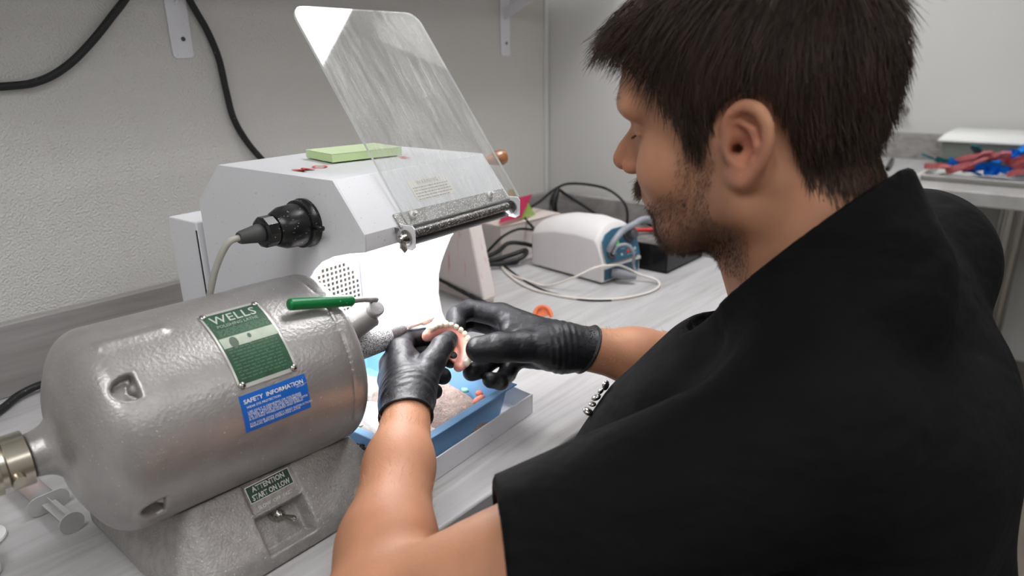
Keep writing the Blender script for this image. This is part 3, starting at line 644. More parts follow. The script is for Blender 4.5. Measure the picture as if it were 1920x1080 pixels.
# ================================================================== BENCH ITEMS
# wedge box right of hood
stained=mat('stained_plastic',s255(222,212,208),.5)
def stain():
    m=stained; nt=m.node_tree; N=nt.nodes; L=nt.links; b=N['Principled BSDF']; tc=N.new('ShaderNodeTexCoord'); mp=N.new('ShaderNodeMapping'); mp.inputs['Scale'].default_value=(40,40,9); L.new(tc.outputs['Object'],mp.inputs[0])
    n=N.new('ShaderNodeTexNoise'); n.inputs['Scale'].default_value=1.6; n.inputs['Detail'].default_value=4; L.new(mp.outputs[0],n.inputs['Vector'])
    r=N.new('ShaderNodeValToRGB'); L.new(n.outputs[0],r.inputs[0]); e=r.color_ramp.elements; e[0].position=.60; e[0].color=(*s255(220,211,207),1); e[1].position=.74; e[1].color=(*s255(214,140,150),1); L.new(r.outputs[0],b.inputs['Base Color'])
stain()
r=thing('waste_box',(.935,.93,0),'tall tapered off-white box with pink smears, standing right of the white hood','box')
bm=bmesh.new(); hullbox(bm,[(.910,.850,.010),(.952,.853,.010),(.985,1.02,.010),(.935,1.02,.010)],[(.922,.905,.215),(.958,.908,.215),(.985,1.02,.215),(.940,1.02,.215)]); finish(bm,'box_body',stained,r,bevel=.004)
bm=bmesh.new(); hullbox(bm,[(.914,.858,0),(.95,.86,0),(.982,1.015,0),(.938,1.015,0)],[(.912,.856,.0099),(.950,.858,.0099),(.982,1.015,.0099),(.938,1.015,.0099)]); finish(bm,'foot',stained,r,bevel=.001)
bm=bmesh.new(); tube(bm,[(.905,.842,.013),(.910,.885,.0165),(.919,.94,.021),(.930,1.0,.026)],.004,8,6,rfun=lambda t:.0045-.0015*t)
for v in bm.verts: v.co+=Vector((0,0,1))*noise3(np.array([list(v.co)]),400,2)[0]*.0014
finish(bm,'black_edge_seal',cordblk,r,smooth=True)
# wooden handled tool
wood=mat('varnished_wood',s255(150,98,62),.25,vary=(60,.35,(1,1,1)),coat=.5)
r=thing('wooden_handle_tool',(.93,.80,.0),'brown varnished wooden knob handle poking out past the right rear of the hood','tool')
kd=Vector((.52,.0,.0))
bm=bmesh.new(); d=Vector((.95,-.28,.10)).normalized(); p=Vector((.868,.813,.2855)); lathe(bm,p,d,[(0,.003),(.008,.0055),(.018,.0068),(.028,.0098),(.038,.0128),(.048,.0135),(.054,.0115),(.058,.006),(.0592,.001)],28); finish(bm,'handle',wood,r,smooth='auto')
bm=bmesh.new(); tube(bm,[p+d*.004,p-d*.03,p-d*.05+Vector((0,0,-.03)),Vector((.80,.88,.15)),Vector((.80,.88,.001))],.0035,10); finish(bm,'rod',steel,r,smooth=True)
# micromotor control unit
r=thing('micromotor_unit',(1.24,.84,0),'white handpiece control unit with sloping blue front panel on the worktop','control unit')
Mu=Matrix.Translation((1.240,.84,0))@Matrix.Rotation(R_(-7),4,'Z')
def mu(x,y,z): return Mu@Vector((x,y,z))
W2=.064
def arc_section(y,zt,crown):
    pts=[(-W2,0.004)]; 
    for k in range(13):
        t=k/12; x=-W2+2*W2*t; e=abs(2*t-1)**3.2; pts.append((x*.985,zt-.020*e+crown*(1-(2*t-1)**2)))
    pts.append((W2,.004)); return [mu(a,y,b) for a,b in pts]
hous=mat('offwhite_plastic',s255(222,219,218),.45,vary=(30,.02))
bm=bmesh.new(); secs=[(-.103,.062,.004),(-.088,.100,.008),(-.078,.112,.011),(-.03,.116,.013),(.04,.112,.012),(.09,.102,.010),(.108,.096,.008)]
prev=None
for (y,zt,cr) in secs:
    ring=[bm.verts.new(p) for p in arc_section(y,zt,cr)]
    if prev:
        for i in range(len(ring)): bm.faces.new((prev[i],prev[(i+1)%len(ring)],ring[(i+1)%len(ring)],ring[i]))
    else: bm.faces.new(ring)
    prev=ring
bm.faces.new(prev); finish(bm,'housing',hous,r,bevel=.003,smooth='auto')
bp_=mat('teal_blue_panel',s255(62,104,128),.35,vary=(90,.06))
# front: sloping upper panel and vertical lower strip, in unit coords (front = -y)
def fp(a,b,h=0):
    "a across, b up the front from z=.036 (b=0) to the brow; h off the face"
    lo=Vector((0,-.105,.042)); hi=Vector((0,-.084,.110)); d=(hi-lo); L=d.length; d.normalize(); n=Vector((0,-d.z,d.y)); q=lo+d*b+n*h; return mu(a,q.y,q.z)
bm=bmesh.new(); poly=[(-.057,.002),(.055,.002),(.057,.045),(.045,.063),(.02,.071),(-.02,.071),(-.045,.063),(-.058,.05)]
prism(bm,poly,V(fp(0,0,.0028))-V(fp(0,0,0)),lambda a,b:fp(a,b,.0035)); pan=finish(bm,'control_panel',bp_,r,bevel=.0012)
s=sub(pan,r)
bm=bmesh.new(); prism(bm,[(-.058,.009),(.056,.009),(.056,.033),(-.058,.033)],V(mu(0,-.003,0))-V(mu(0,0,0)),lambda a,b:mu(a,-.1035,b)); finish(bm,'lower_panel',mat('dark_teal_panel',s255(48,84,104),.4),r,bevel=.0012)
bm=bmesh.new(); prism(bm,[(-.064,.0335),(.062,.0335),(.062,.0405),(-.064,.0405)],V(mu(0,-.005,0))-V(mu(0,0,0)),lambda a,b:mu(a,-.1025,b)); finish(bm,'front_rib',hous,r,bevel=.0015)
n_=V(fp(0,0,1))-V(fp(0,0,0))
knobm=mat('dark_grey_knob',s255(78,76,82),.4)
bm=bmesh.new(); lathe(bm,fp(.026,.050,.006),n_,[(0,.0155),(.006,.0155),(.007,.0125),(.020,.0115),(.022,.009)],28); finish(bm,'speed_knob',knobm,s,smooth='auto')
bm=bmesh.new(); prism(bm,rrect(.021,.012,.002,3,-.019,.041),n_*.002,lambda a,b:fp(a,b,.0064)); finish(bm,'green_display',mat('green_display',s255(70,190,90),.3,emit=((.08,.5,.12),.35)),s)
for (a,b,c,nm,rad) in ((.016,.016,s255(226,70,60),'red_indicator',.004),(-.032,.011,s255(130,32,40),'red_indicator',.003),(.030,.017,s255(190,205,212),'button',.0035),(.040,.018,s255(190,205,212),'button',.0035),(-.006,.013,s255(190,205,212),'button',.003)):
    bm=bmesh.new(); lathe(bm,fp(a,b,.0062),n_,[(0,rad),(.0015,rad),(.002,rad*.7)],14); finish(bm,nm,mat('btn_%d'%int(c[0]*100+c[1]*1000),c,.4),s,smooth='auto')
tb=bmesh.new()
for (a,b,w) in ((-.006,.024,.014),(.020,.026,.012),(-.030,.018,.010),(.012,.009,.016),(.034,.009,.010)):
    tb.faces.new([tb.verts.new(fp(x,y,.0067)) for x,y in ((a,b),(a+w,b),(a+w,b+.0012),(a,b+.0012))])
finish(tb,'panel_markings',mat('panel_print',s255(170,190,200),.5),s)
prt=mu(-.045,-.108,.052)
bm=bmesh.new(); lathe(bm,fp(-.044,.020,.005),n_,[(0,.0085),(.008,.0085),(.0085,.0055),(.003,.005)],22,cap=False); finish(bm,'hose_socket',knobm,s,smooth='auto')
greyho=mat('grey_hose',s255(150,152,160),.5)
P=[V(fp(-.047,.028,.008)),V(fp(-.044,.040,.018)),V(fp(-.026,.055,.024)),V(fp(-.002,.064,.024)),V(fp(.030,.070,.026)),V(fp(.064,.074,.022)),V(fp(.10,.070,.016)),V(fp(.125,.050,.012)),V(fp(.135,.02,.012))]
bm=bmesh.new(); path=spline(P,18); prv=None
tube(bm,path,.0065,14,0,rfun=lambda t:.0066+.0009*math.sin(t*2*PI*70))
hz=finish(bm,'ribbed_hose',greyho,r,smooth=True)
bm=bmesh.new(); tube(bm,[fp(-.040,.020,.012),fp(-.034,.034,.024),fp(-.015,.032,.034),fp(.0,.012,.034),mu(.012,-.125,.035),mu(.014,-.128,.022)],.0034,10); finish(bm,'handpiece_cord',greyho,r,smooth=True)
bm=bmesh.new(); lathe(bm,mu(-.034,-.105,.022),V(mu(.55,-1,-.12))-V(mu(0,0,0)),[(0,.0095),(.006,.0105),(.03,.010),(.04,.007),(.052,.0045)],22); finish(bm,'jack_plug',mat('grey_plug',s255(128,128,134),.5),r,smooth='auto')
for x in (-.05,.05):
    for y in (-.09,.09):
        bm=bmesh.new(); lathe(bm,mu(x,y,0.0002),(0,0,1),[(0,.006),(.005,.006)],12); finish(bm,'rubber_foot',rubber,r,smooth='auto')
# white cord loop and thin black cord
bm=bmesh.new(); tube(bm,[(1.205,1.09,.003),(1.132,.998,.003),(1.08,.92,.003),(1.050,.85,.003),(1.046,.79,.003),(1.055,.735,.003),(1.080,.690,.003),(1.118,.660,.003),(1.176,.640,.003),(1.222,.643,.004),(1.243,.662,.008),(1.235,.698,.016),(1.218,.722,.030),(1.195,.728,.040),(1.165,.728,.046),(1.140,.732,.050),(1.118,.742,.047),(1.100,.762,.034),(1.088,.80,.014),(1.08,.835,.003),(1.085,.88,.003),(1.10,.95,.003)],.0026,10)
o=finish(bm,'cord',cordwht,None,smooth=True); rebase(o,(1.1,.75,0)); tag(o,'thin white cord looping on the worktop in front of the control unit','cord')
bm=bmesh.new(); tube(bm,[(1.24,1.10,.002),(1.165,1.027,.002),(1.10,.92,.002),(1.065,.84,.002),(1.053,.77,.0022),(1.060,.715,.0022),(1.09,.675,.002)],.0019,8)
o=finish(bm,'cord',cordblk,None,smooth=True); rebase(o,(1.1,.85,0)); tag(o,'thin black cord running beside the white cord to the control unit','cord')
# denture lying on the worktop
def denture(name,M,scale,label,teeth=True,base_m=None,inner_m=None):
    r=thing(name,M.translation,label,'denture')
    def f(P):
        q=P/scale
        pts=[]; R=[]
        for k in range(15):
            t=(k/14-.5)*PI*1.06; pts.append(A3(.026*math.sin(t),.031*math.cos(t)-.012,-.0)); R.append(.0058-.0008*math.cos(t))
        a=chain(q,pts,R,.004); b=chain(q,[p*A3(1.1,1.1,1)+A3(0,0,.0045) for p in pts],[.0034]*15,.003)
        d=smin(a,b,.005); pl=np.maximum(np.abs(q[:,2]+.006+ (q[:,0]**2)*-9)-.0016,np.hypot(q[:,0]/1.0,(q[:,1]+.002)/1.1)-.026); pl=np.maximum(pl,-q[:,1]-.012); d=smin(d,pl,.004)
        return d*scale
    v,ff=nets(f,A3(-.04,-.035,-.018)*scale,A3(.04,.035,.018)*scale,.0011*scale)
    R3=np.array(M.to_3x3()); T=np.array(M.translation)
    o=np_mesh('denture_base',v@R3.T+T,ff,base_m or pinkac,r)
    if inner_m:
        o.data.materials.append(inner_m)
        for p in o.data.polygons:
            c=v[list(p.vertices)].mean(0)
            if c[2]<-.0035*scale: p.material_index=1
    if teeth:
        for k in range(14):
            t=((k+.5)/14-.5)*PI*1.02; c=A3(.0295*math.sin(t),.0345*math.cos(t)-.012,.0085)
            w=.0042 if abs(k-6.5)>3 else .0036
            bm=bmesh.new(); bmesh.ops.create_icosphere(bm,subdivisions=2,radius=1)
            Mt=Matrix.Translation(V(c*scale))@Matrix.Rotation(-t,4,'Z')@Matrix.Diagonal((w*scale,(.0046 if abs(k-6.5)>3 else .003)*scale,.0055*scale,1))
            for vv in bm.verts: vv.co=Vector([math.copysign(abs(a)**.7,a) for a in vv.co])
            bmesh.ops.transform(bm,matrix=M@Mt,verts=bm.verts); finish(bm,'tooth',toothm,r,smooth=True)
    return r
def basis(pos,x,z):
    z=V(z).normalized(); x=V(x); x=(x-z*x.dot(z)).normalized(); y=z.cross(x); m=Matrix((x,y,z)).transposed().to_4x4(); m.translation=V(pos); return m
denture('denture_fragment',basis((.922,.716,.0165),(.65,-.74,.15),(-.65,-.5,.55)),.56,'small pinkish-orange denture piece lying on the worktop beyond the right glove',teeth=False,base_m=orangeac)
# black tool box right of the unit with red pen, bur holder etc
blk=mat('black_gloss_plastic',s255(18,18,19),.25)
r=thing('black_storage_box',(1.40,.76,0),'glossy black open box right of the control unit, partly behind the chin','box')
bm=bmesh.new(); x0,x1,y0,y1=1.315,1.49,.675,.86
box(bm,(x0,y0,0.0003),(x1,y1,.004)); box(bm,(x0,y0,.004),(x1,y0+.004,.062)); box(bm,(x0,y1-.004,.004),(x1,y1,.062)); box(bm,(x0,y0+.004,.004),(x0+.004,y1-.004,.062)); box(bm,(x1-.004,y0+.004,.004),(x1,y1-.004,.062)); finish(bm,'box_body',blk,r,bevel=.0015)
bm=bmesh.new(); box(bm,(x0+.005,y0+.005,.045),(x1-.005,y1-.005,.056)); finish(bm,'grey_insert',mat('grey_foam',s255(120,116,114),.9,bump=(300,1,.003),vary=(60,.4)),r)
for (p0,p1,rad,m,lab) in (((1.345,.85,.067),(1.43,.76,.067),.005,mat('red_plastic',s255(190,40,36),.35),'red handled instrument lying across the black box'),
                     ((1.36,.70,.0655),(1.47,.83,.0655),.003,steel,'thin steel instrument lying across the black box')):
    bm=bmesh.new(); tube(bm,[p0,p1],rad,12,0); o=finish(bm,'instrument',m,None,smooth='auto'); rebase(o,p0); tag(o,lab,'instrument')
r=thing('round_dish',(1.42,.96,0),'small shallow grey dish behind the black box, near the moustache','dish')
bm=bmesh.new(); lathe(bm,(1.42,.955,.0003),(0,0,1),[(0,.026),(.004,.03),(.052,.036),(.054,.038),(.054,.035),(.01,.028)],32); finish(bm,'bowl',mat('grey_dish',s255(168,164,160),.5),r,smooth='auto')
r=thing('pliers',(1.44,1.03,0),'dark plier-like tool with brass rivets lying behind the control unit','pliers')
dkst=mat('dark_steel',s255(52,50,50),.35,.6)
for k,(a,b,c) in enumerate((((1.36,.95,.02),(1.42,1.0,.035),(1.49,1.0,.03)),((1.37,1.06,.02),(1.42,1.01,.035),(1.48,.93,.045)))):
    bm=bmesh.new(); tube(bm,[a,b,c],.007,10,8,rfun=lambda t:.010-.005*t); finish(bm,'handle_arm',dkst,r,smooth=True)
bm=bmesh.new(); lathe(bm,(1.42,1.005,.030),(0,0,1),[(0,.009),(.02,.009),(.022,.006)],18); finish(bm,'rivet',mat('brass_rivet',s255(200,150,70),.3,1),r,smooth='auto')
r=thing('small_steel_stand',(1.40,.905,0),'small grey metal stand with a flat top next to the black box','stand')
bm=bmesh.new(); lathe(bm,(1.37,.905,.0003),(0,0,1),[(0,.02),(.003,.02),(.004,.003),(.082,.003)],18); finish(bm,'post',steel,r,smooth='auto')
bm=bmesh.new(); box(bm,(1.345,.885,.082),(1.40,.925,.086),None); finish(bm,'plate',mat('grey_plate',s255(150,148,144),.4,.5),r,bevel=.001)
# cable tangle by the corner and eyeglass-like strap
bm=bmesh.new(); tube(bm,[(1.24,.99,.075),(1.278,1.05,.095),(1.344,1.05,.115),(1.398,1.052,.133),(1.44,1.05,.142),(1.456,1.03,.146),(1.47,.99,.145),(1.475,.94,.139),(1.477,.90,.12),(1.478,.88,.095),(1.475,.875,.06),(1.46,.88,.01)],.0034,10)
o=finish(bm,'cable_loop',cordblk,None,smooth=True); rebase(o,(1.3,1.05,.0)); tag(o,'stiff black cable arching high in front of the wall corner, behind the control unit','cable')
bm=bmesh.new()
tube(bm,[(1.40,1.035,.139),(1.388,1.035,.125),(1.380,1.035,.105),(1.388,1.035,.085),(1.402,1.035,.065),(1.41,1.03,.005)],.006,10,6,rfun=lambda t:.004+.0055*math.sin(PI*min(1,t*1.5)))
o=finish(bm,'strap',mat('black_strap',s255(22,22,23),.5),None,smooth=True); rebase(o,(1.41,1.03,0)); tag(o,'wide flat black strap hanging from the arching cable behind the control unit','strap')
bm=bmesh.new(); tube(bm,[(1.402,1.035,.138),(1.43,1.02,.115),(1.455,.99,.09),(1.475,.96,.062),(1.478,.95,.02),(1.47,.96,.006)],.004,10)
o=finish(bm,'cable_end',cordblk,None,smooth=True); rebase(o,(1.47,.96,0)); tag(o,'short black cable slanting down right from the top of the arching cable','cable')
for k,(pts,rad,lab) in enumerate([([(1.05,1.08,.004),(1.13,1.02,.03),(1.16,1.0,.052),(1.20,.985,.045),(1.235,.98,.03),(1.27,.99,.012)],.005,'thick black cable drooping between the hood and the control unit, uppermost of the tangle'),
      ([(1.13,1.06,.01),(1.14,1.03,.045),(1.16,1.01,.07),(1.20,1.0,.078),(1.24,.99,.07)],.0032,'thin black cable bent in a high arc in front of the cream box'),
      ([(1.08,1.06,.01),(1.12,1.0,.012),(1.17,.97,.02),(1.2,.98,.03),(1.17,1.0,.022),(1.12,1.03,.012),(1.13,1.09,.008)],.0055,'black cable coiled flat on the worktop left of the control unit'),
      ([(1.07,1.11,.006),(1.11,1.05,.008),(1.16,.99,.008),(1.175,.985,.01)],.006,'short fat black cable lying lowest in the tangle left of the control unit')]):
    bm=bmesh.new(); tube(bm,pts,rad,10); o=finish(bm,'tangled_cable',cordblk,None,smooth=True); rebase(o,pts[0][:2]+(0,)); tag(o,lab,'cable','cable tangle left of the control unit')
# cream box with notes
r=thing('cream_box',(1.29,1.06,0),'low cream cardboard box in the corner behind the cable tangle','box')
Mc=Matrix.Translation((1.275,1.065,0))@Matrix.Rotation(R_(-6),4,'Z')
bm=bmesh.new(); box(bm,(-.10,-.045,.0003),(.10,.045,.083),Mc); finish(bm,'box_body',mat('cream_card',s255(214,206,200),.7,vary=(9,.06)),r,bevel=.002)
bm=bmesh.new(); box(bm,(-.102,-.047,.083),(.102,.047,.086),Mc); finish(bm,'lid',mat('cream_lid',s255(226,212,204),.7),r,bevel=.001)
def note(name,pts,m,label,cat='sticky note'):
    bm=bmesh.new(); g=[]; a,b,c,d=[Vector(p) for p in pts]; n=8; nrm=(b-a).cross(d-a).normalized()
    for i in range(n+1):
        row=[]
        for j in range(n+1):
            u,v=i/n,j/n; p=a*(1-u)*(1-v)+b*u*(1-v)+c*u*v+d*(1-u)*v; row.append(bm.verts.new(p+nrm*.006*math.sin(u*3.0)*v))
        g.append(row)
    for i in range(n):
        for j in range(n): bm.faces.new((g[i][j],g[i+1][j],g[i+1][j+1],g[i][j+1]))
    r_=bmesh.ops.solidify(bm,geom=bm.faces[:],thickness=.0006); o=finish(bm,name,m,None,smooth='auto'); rebase(o,pts[0]); tag(o,label,cat); return o
note('pink_note',[(1.150,1.02,.0975),(1.235,1.022,.097),(1.287,1.03,.144),(1.203,1.035,.141)],mat('pink_paper',s255(240,86,132),.7),'bright pink sticky note sticking up at the right edge of the hood')
note('green_note',[(1.245,1.03,.090),(1.312,1.04,.0885),(1.292,1.05,.122),(1.270,1.05,.124)],mat('lime_paper',s255(196,222,130),.7),'lime green sticky note curling up beside the pink one on the cream box')
note('yellow_note',[(1.22,1.06,.0875),(1.29,1.065,.0875),(1.277,1.08,.152),(1.250,1.075,.156)],mat('ochre_paper',s255(196,180,120),.7),'ochre paper tip standing behind the bright pink note')
# syringe
r=thing('syringe',(.15,.80,0),'plastic syringe filled with pink liquid lying on the worktop left of the motor','syringe')
clear=mat('clear_plastic',s255(214,214,214),.25,trans=.55,ior=1.3)
d=Vector((-.055,1,0)).normalized(); p0=Vector((.1515,.785,.0115))
bm=bmesh.new(); lathe(bm,p0,d,[(0,.0105),(.105,.0105),(.108,.006),(.12,.003)],28); finish(bm,'barrel',clear,r,smooth='auto')
bm=bmesh.new(); lathe(bm,p0+d*.016,d,[(0,.0094),(.086,.0094)],24); finish(bm,'pink_liquid',mat('pink_liquid',s255(226,150,132),.3),r,smooth='auto')
bm=bmesh.new(); lathe(bm,p0+d*.004,d,[(0,.0093),(.003,.0097),(.005,.0085),(.008,.0085),(.010,.0097),(.0118,.006)],24); finish(bm,'rubber_stopper',mat('slate_rubber',s255(78,84,94),.5),r,smooth='auto')
fpv=mat('frosted_plastic',s255(200,198,196),.45,trans=.25)
bm=bmesh.new(); prism(bm,rrect(.040,.0215,.0105,6,0,0),d*.0018,lambda a,b:p0-d*.0018+Vector((1,.055,0)).normalized()*a+Vector((0,0,1))*b); finish(bm,'finger_flange',fpv,r)
bm=bmesh.new(); x,y,_=frame(d)
for q in (x,y): 
    w=q.cross(d); prism(bm,[(-.0065,0),(.0065,0),(.0065,.0012),(-.0065,.0012)],-d*.060,lambda a,b:p0+d*.002+q*a+w*(b-.0006))
finish(bm,'plunger_rod',fpv,r); bm=bmesh.new(); lathe(bm,p0-d*.058,-d,[(0,.0115),(.002,.0115)],26); finish(bm,'thumb_rest',fpv,r,smooth='auto')
# white lids at the left edge
lidm=mat('white_cap_plastic',s255(222,222,220),.5)
r=thing('white_cap_jar',(.094,.79,0),'white plastic flanged cap at the left edge, beside the syringe','jar')
bm=bmesh.new(); lathe(bm,(.087,.782,.0002),(0,0,1),[(0,.022),(.003,.024),(.005,.0235),(.007,.014),(.034,.013),(.036,.011)],30); finish(bm,'cap',lidm,r,smooth='auto')
r=thing('white_bottle',(.07,.72,0),'white bottle shoulder in the bottom left corner of the photo, nearest the camera','bottle')
bm=bmesh.new(); lathe(bm,(.073,.722,.0002),(0,0,1),[(0,.016),(.002,.018),(.030,.0175),(.038,.013),(.044,.009),(.052,.009)],30); finish(bm,'bottle_body',lidm,r,smooth='auto')
# ------------------------------------------------------------------ far worktop things
M0=Matrix.Identity(4)
r=thing('impression_tray_dish',(3.1,.22,0),'shallow white tray holding blue and pink impression trays on the far worktop','tray')
tray(r,2.965,3.27,-.12,.50,.0005,.022,mat('white_tray_plastic',s255(206,204,200),.45),M0,rim=.012,slope=.012)
def imp_tray(k,pos,rot,tilt,m,label,sc_=1.0):
    r=thing('impression_tray',pos,label,'impression tray','impression trays heaped in the white dish')
    M=Matrix.Translation(pos)@Matrix.Rotation(rot,4,'Z')@Matrix.Rotation(tilt,4,'X')@Matrix.Scale(sc_,4)
    bm=bmesh.new(); n=14; ro=[];
    sec=[(-.012,.016),(-.010,0),(.010,0),(.012,.014)]
    for i in range(n+1):
        t=(i/n-.5)*PI; cx,cy=math.sin(t),math.cos(t); ro.append([bm.verts.new(M@Vector((cx*(.028+a),cy*(.034+a)-.01,b))) for a,b in sec])
    for A,B in zip(ro,ro[1:]):
        for i in range(3): bm.faces.new((A[i],A[i+1],B[i+1],B[i]))
    bmesh.ops.solidify(bm,geom=bm.faces[:],thickness=.0022); finish(bm,'arch',m,r,smooth='auto')
    bm=bmesh.new(); prism(bm,[(-.010,.044),(.010,.044),(.012,.082),(.006,.088),(-.006,.088),(-.012,.082)],V(M.to_3x3()@Vector((0,0,.0035))),lambda a,b:M@Vector((a,b-.01,.002)))
    for q in range(4): box(bm,(-.011,.052+q*.007,.0055),(.011,.055+q*.007,.0078),M)
    finish(bm,'handle',m,r,smooth='auto')
pk=mat('pink_tray',s255(214,128,130),.5); blu=mat('blue_tray_plastic',s255(30,140,232),.5); tl=mat('teal_tray',s255(22,98,104),.5)
spec=[(3.05,.45,.018,1.9,.1,pk,'pink impression tray at the far left end of the white dish'),(3.02,.38,.018,2.6,.3,pk,'pink impression tray lying near the front left of the dish'),
(3.12,.44,.022,.6,.2,tl,'teal impression tray at the back left of the dish'),(3.06,.42,.033,3.3,-.2,blu,'small blue impression tray peeking out at the left of the heap'),
(3.10,.36,.040,2.2,.25,pk,'pink impression tray on top of the left half of the heap'),(3.03,.31,.020,4.4,.15,blu,'blue impression tray at the front middle of the heap'),
(3.01,.26,.020,5.2,.1,blu,'blue impression tray against the front rim with its arch to the camera'),(3.14,.33,.034,1.2,.4,tl,'teal impression tray standing in the middle of the heap'),
(3.09,.29,.052,2.0,.2,pk,'pink impression tray lying highest in the middle of the heap'),(3.17,.26,.045,4.0,.3,blu,'blue impression tray at the back middle of the heap'),
(3.19,.22,.058,5.5,-.2,blu,'blue impression tray topmost at the back of the heap'),(3.07,.22,.040,3.5,.35,pk,'large pink impression tray slanting over the middle right of the heap'),
(3.01,.20,.022,2.8,.2,pk,'pink impression tray with ribbed handle at the front right of the heap'),(3.12,.16,.044,1.5,.5,pk,'pink impression tray standing on edge at the right of the heap'),
(3.04,.14,.032,4.8,.2,blu,'blue impression tray at the right front of the heap'),(3.10,.09,.038,.4,.3,tl,'dark teal impression tray at the right of the heap'),
(3.02,.07,.022,2.4,.1,pk,'pink impression tray at the right end of the front rim'),(3.16,.03,.034,5.8,.2,pk,'pink impression tray at the far right of the heap cut by the frame')]
for k,(x,y,z,ro,ti,m,lab) in enumerate(spec): imp_tray(k,(x,y,z*1.15+.014),ro,ti*1.8,m,lab,1.38)
# container behind
r=thing('storage_container',(3.42,.2,0),'grey-green plastic storage box with white lid behind the heap of impression trays','container')
bm=bmesh.new(); hullbox(bm,[(3.34,-.28,.0005),(3.53,-.28,.0005),(3.53,.48,.0005),(3.34,.48,.0005)],[(3.32,-.30,.110),(3.55,-.30,.110),(3.55,.505,.110),(3.32,.505,.110)]); finish(bm,'box_body',mat('grey_green_plastic',s255(128,134,126),.35,trans=.1),r,bevel=.01)
bm=bmesh.new(); box(bm,(3.325,-.26,.004),(3.334,.46,.030)); finish(bm,'green_strip',mat('dark_green',s255(28,66,34),.5),r)
bm=bmesh.new(); hullbox(bm,[(3.30,-.32,.110),(3.565,-.32,.110),(3.565,.525,.110),(3.30,.525,.110)],[(3.33,-.29,.150),(3.54,-.29,.150),(3.54,.49,.150),(3.33,.49,.150)]); finish(bm,'lid',mat('white_lid',s255(226,226,222),.4),r,bevel=.012)
r=thing('pen',(3.2,.72,0),'black pen lying on the far worktop, just right of the hair','pen')
bm=bmesh.new(); tube(bm,[(3.20,.66,.010),(3.42,.695,.010)],.009,12,0); finish(bm,'barrel',blk,r,smooth='auto'); bm=bmesh.new(); tube(bm,[(3.12,.647,.010),(3.20,.66,.010)],.0092,12,0); finish(bm,'cap',blk,r,smooth='auto')
r=thing('wall_hook',(3.59,.75,.30),'small chrome hook on the far wall beside the back of the head','hook')
bm=bmesh.new(); lathe(bm,(3.599,.712,.215),(-1,0,0),[(0,.02),(.01,.02),(.012,.008),(.04,.008),(.05,.016),(.06,.012)],20); finish(bm,'hook_body',steel,r,smooth='auto')
# ================================================================== PERSON
HEADPOS=(.574,.223,.389); HEADROT=(99,8,-2)
NECKP=np.array([.600,.172,.300]); NECKN=np.array([.05,.73,.68])
person=thing('person',(.60,.08,FZ),'seated person in a black short-sleeved top and black gloves, holding a denture with both hands','person')
def skin_mat():
    m=mat('skin',s255(182,131,102),.46,bump=(420,.25,.0006),vary=(28,.09),sss=.12,spec=.4)
    nt=m.node_tree; N=nt.nodes; L=nt.links; b=N['Principled BSDF']
    src=b.inputs['Base Color'].links[0].from_socket
    at=N.new('ShaderNodeAttribute'); at.attribute_name='tint'
    mx=N.new('ShaderNodeMix'); mx.data_type='RGBA'; mx.blend_type='MULTIPLY'; mx.inputs[0].default_value=1
    L.new(src,mx.inputs[6]); L.new(at.outputs['Color'],mx.inputs[7]); L.new(mx.outputs[2],b.inputs['Base Color'])
    return m
skin=skin_mat(); skin.node_tree.nodes['Principled BSDF'].inputs['Roughness'].default_value=.55
shirtm=mat('black_scrub_fabric',s255(10,10,12),.85,bump=(14,.9,.012,(1,1,1.6)),spec=.18)
trm=mat('black_trousers',s255(26,26,28),.9)
hairm=mat('dark_brown_hair',s255(56,40,30),.42,spec=.5,vary=(70,.35,(1,1,.3)))
beardm=mat('beard_hair',s255(84,62,48),.6)
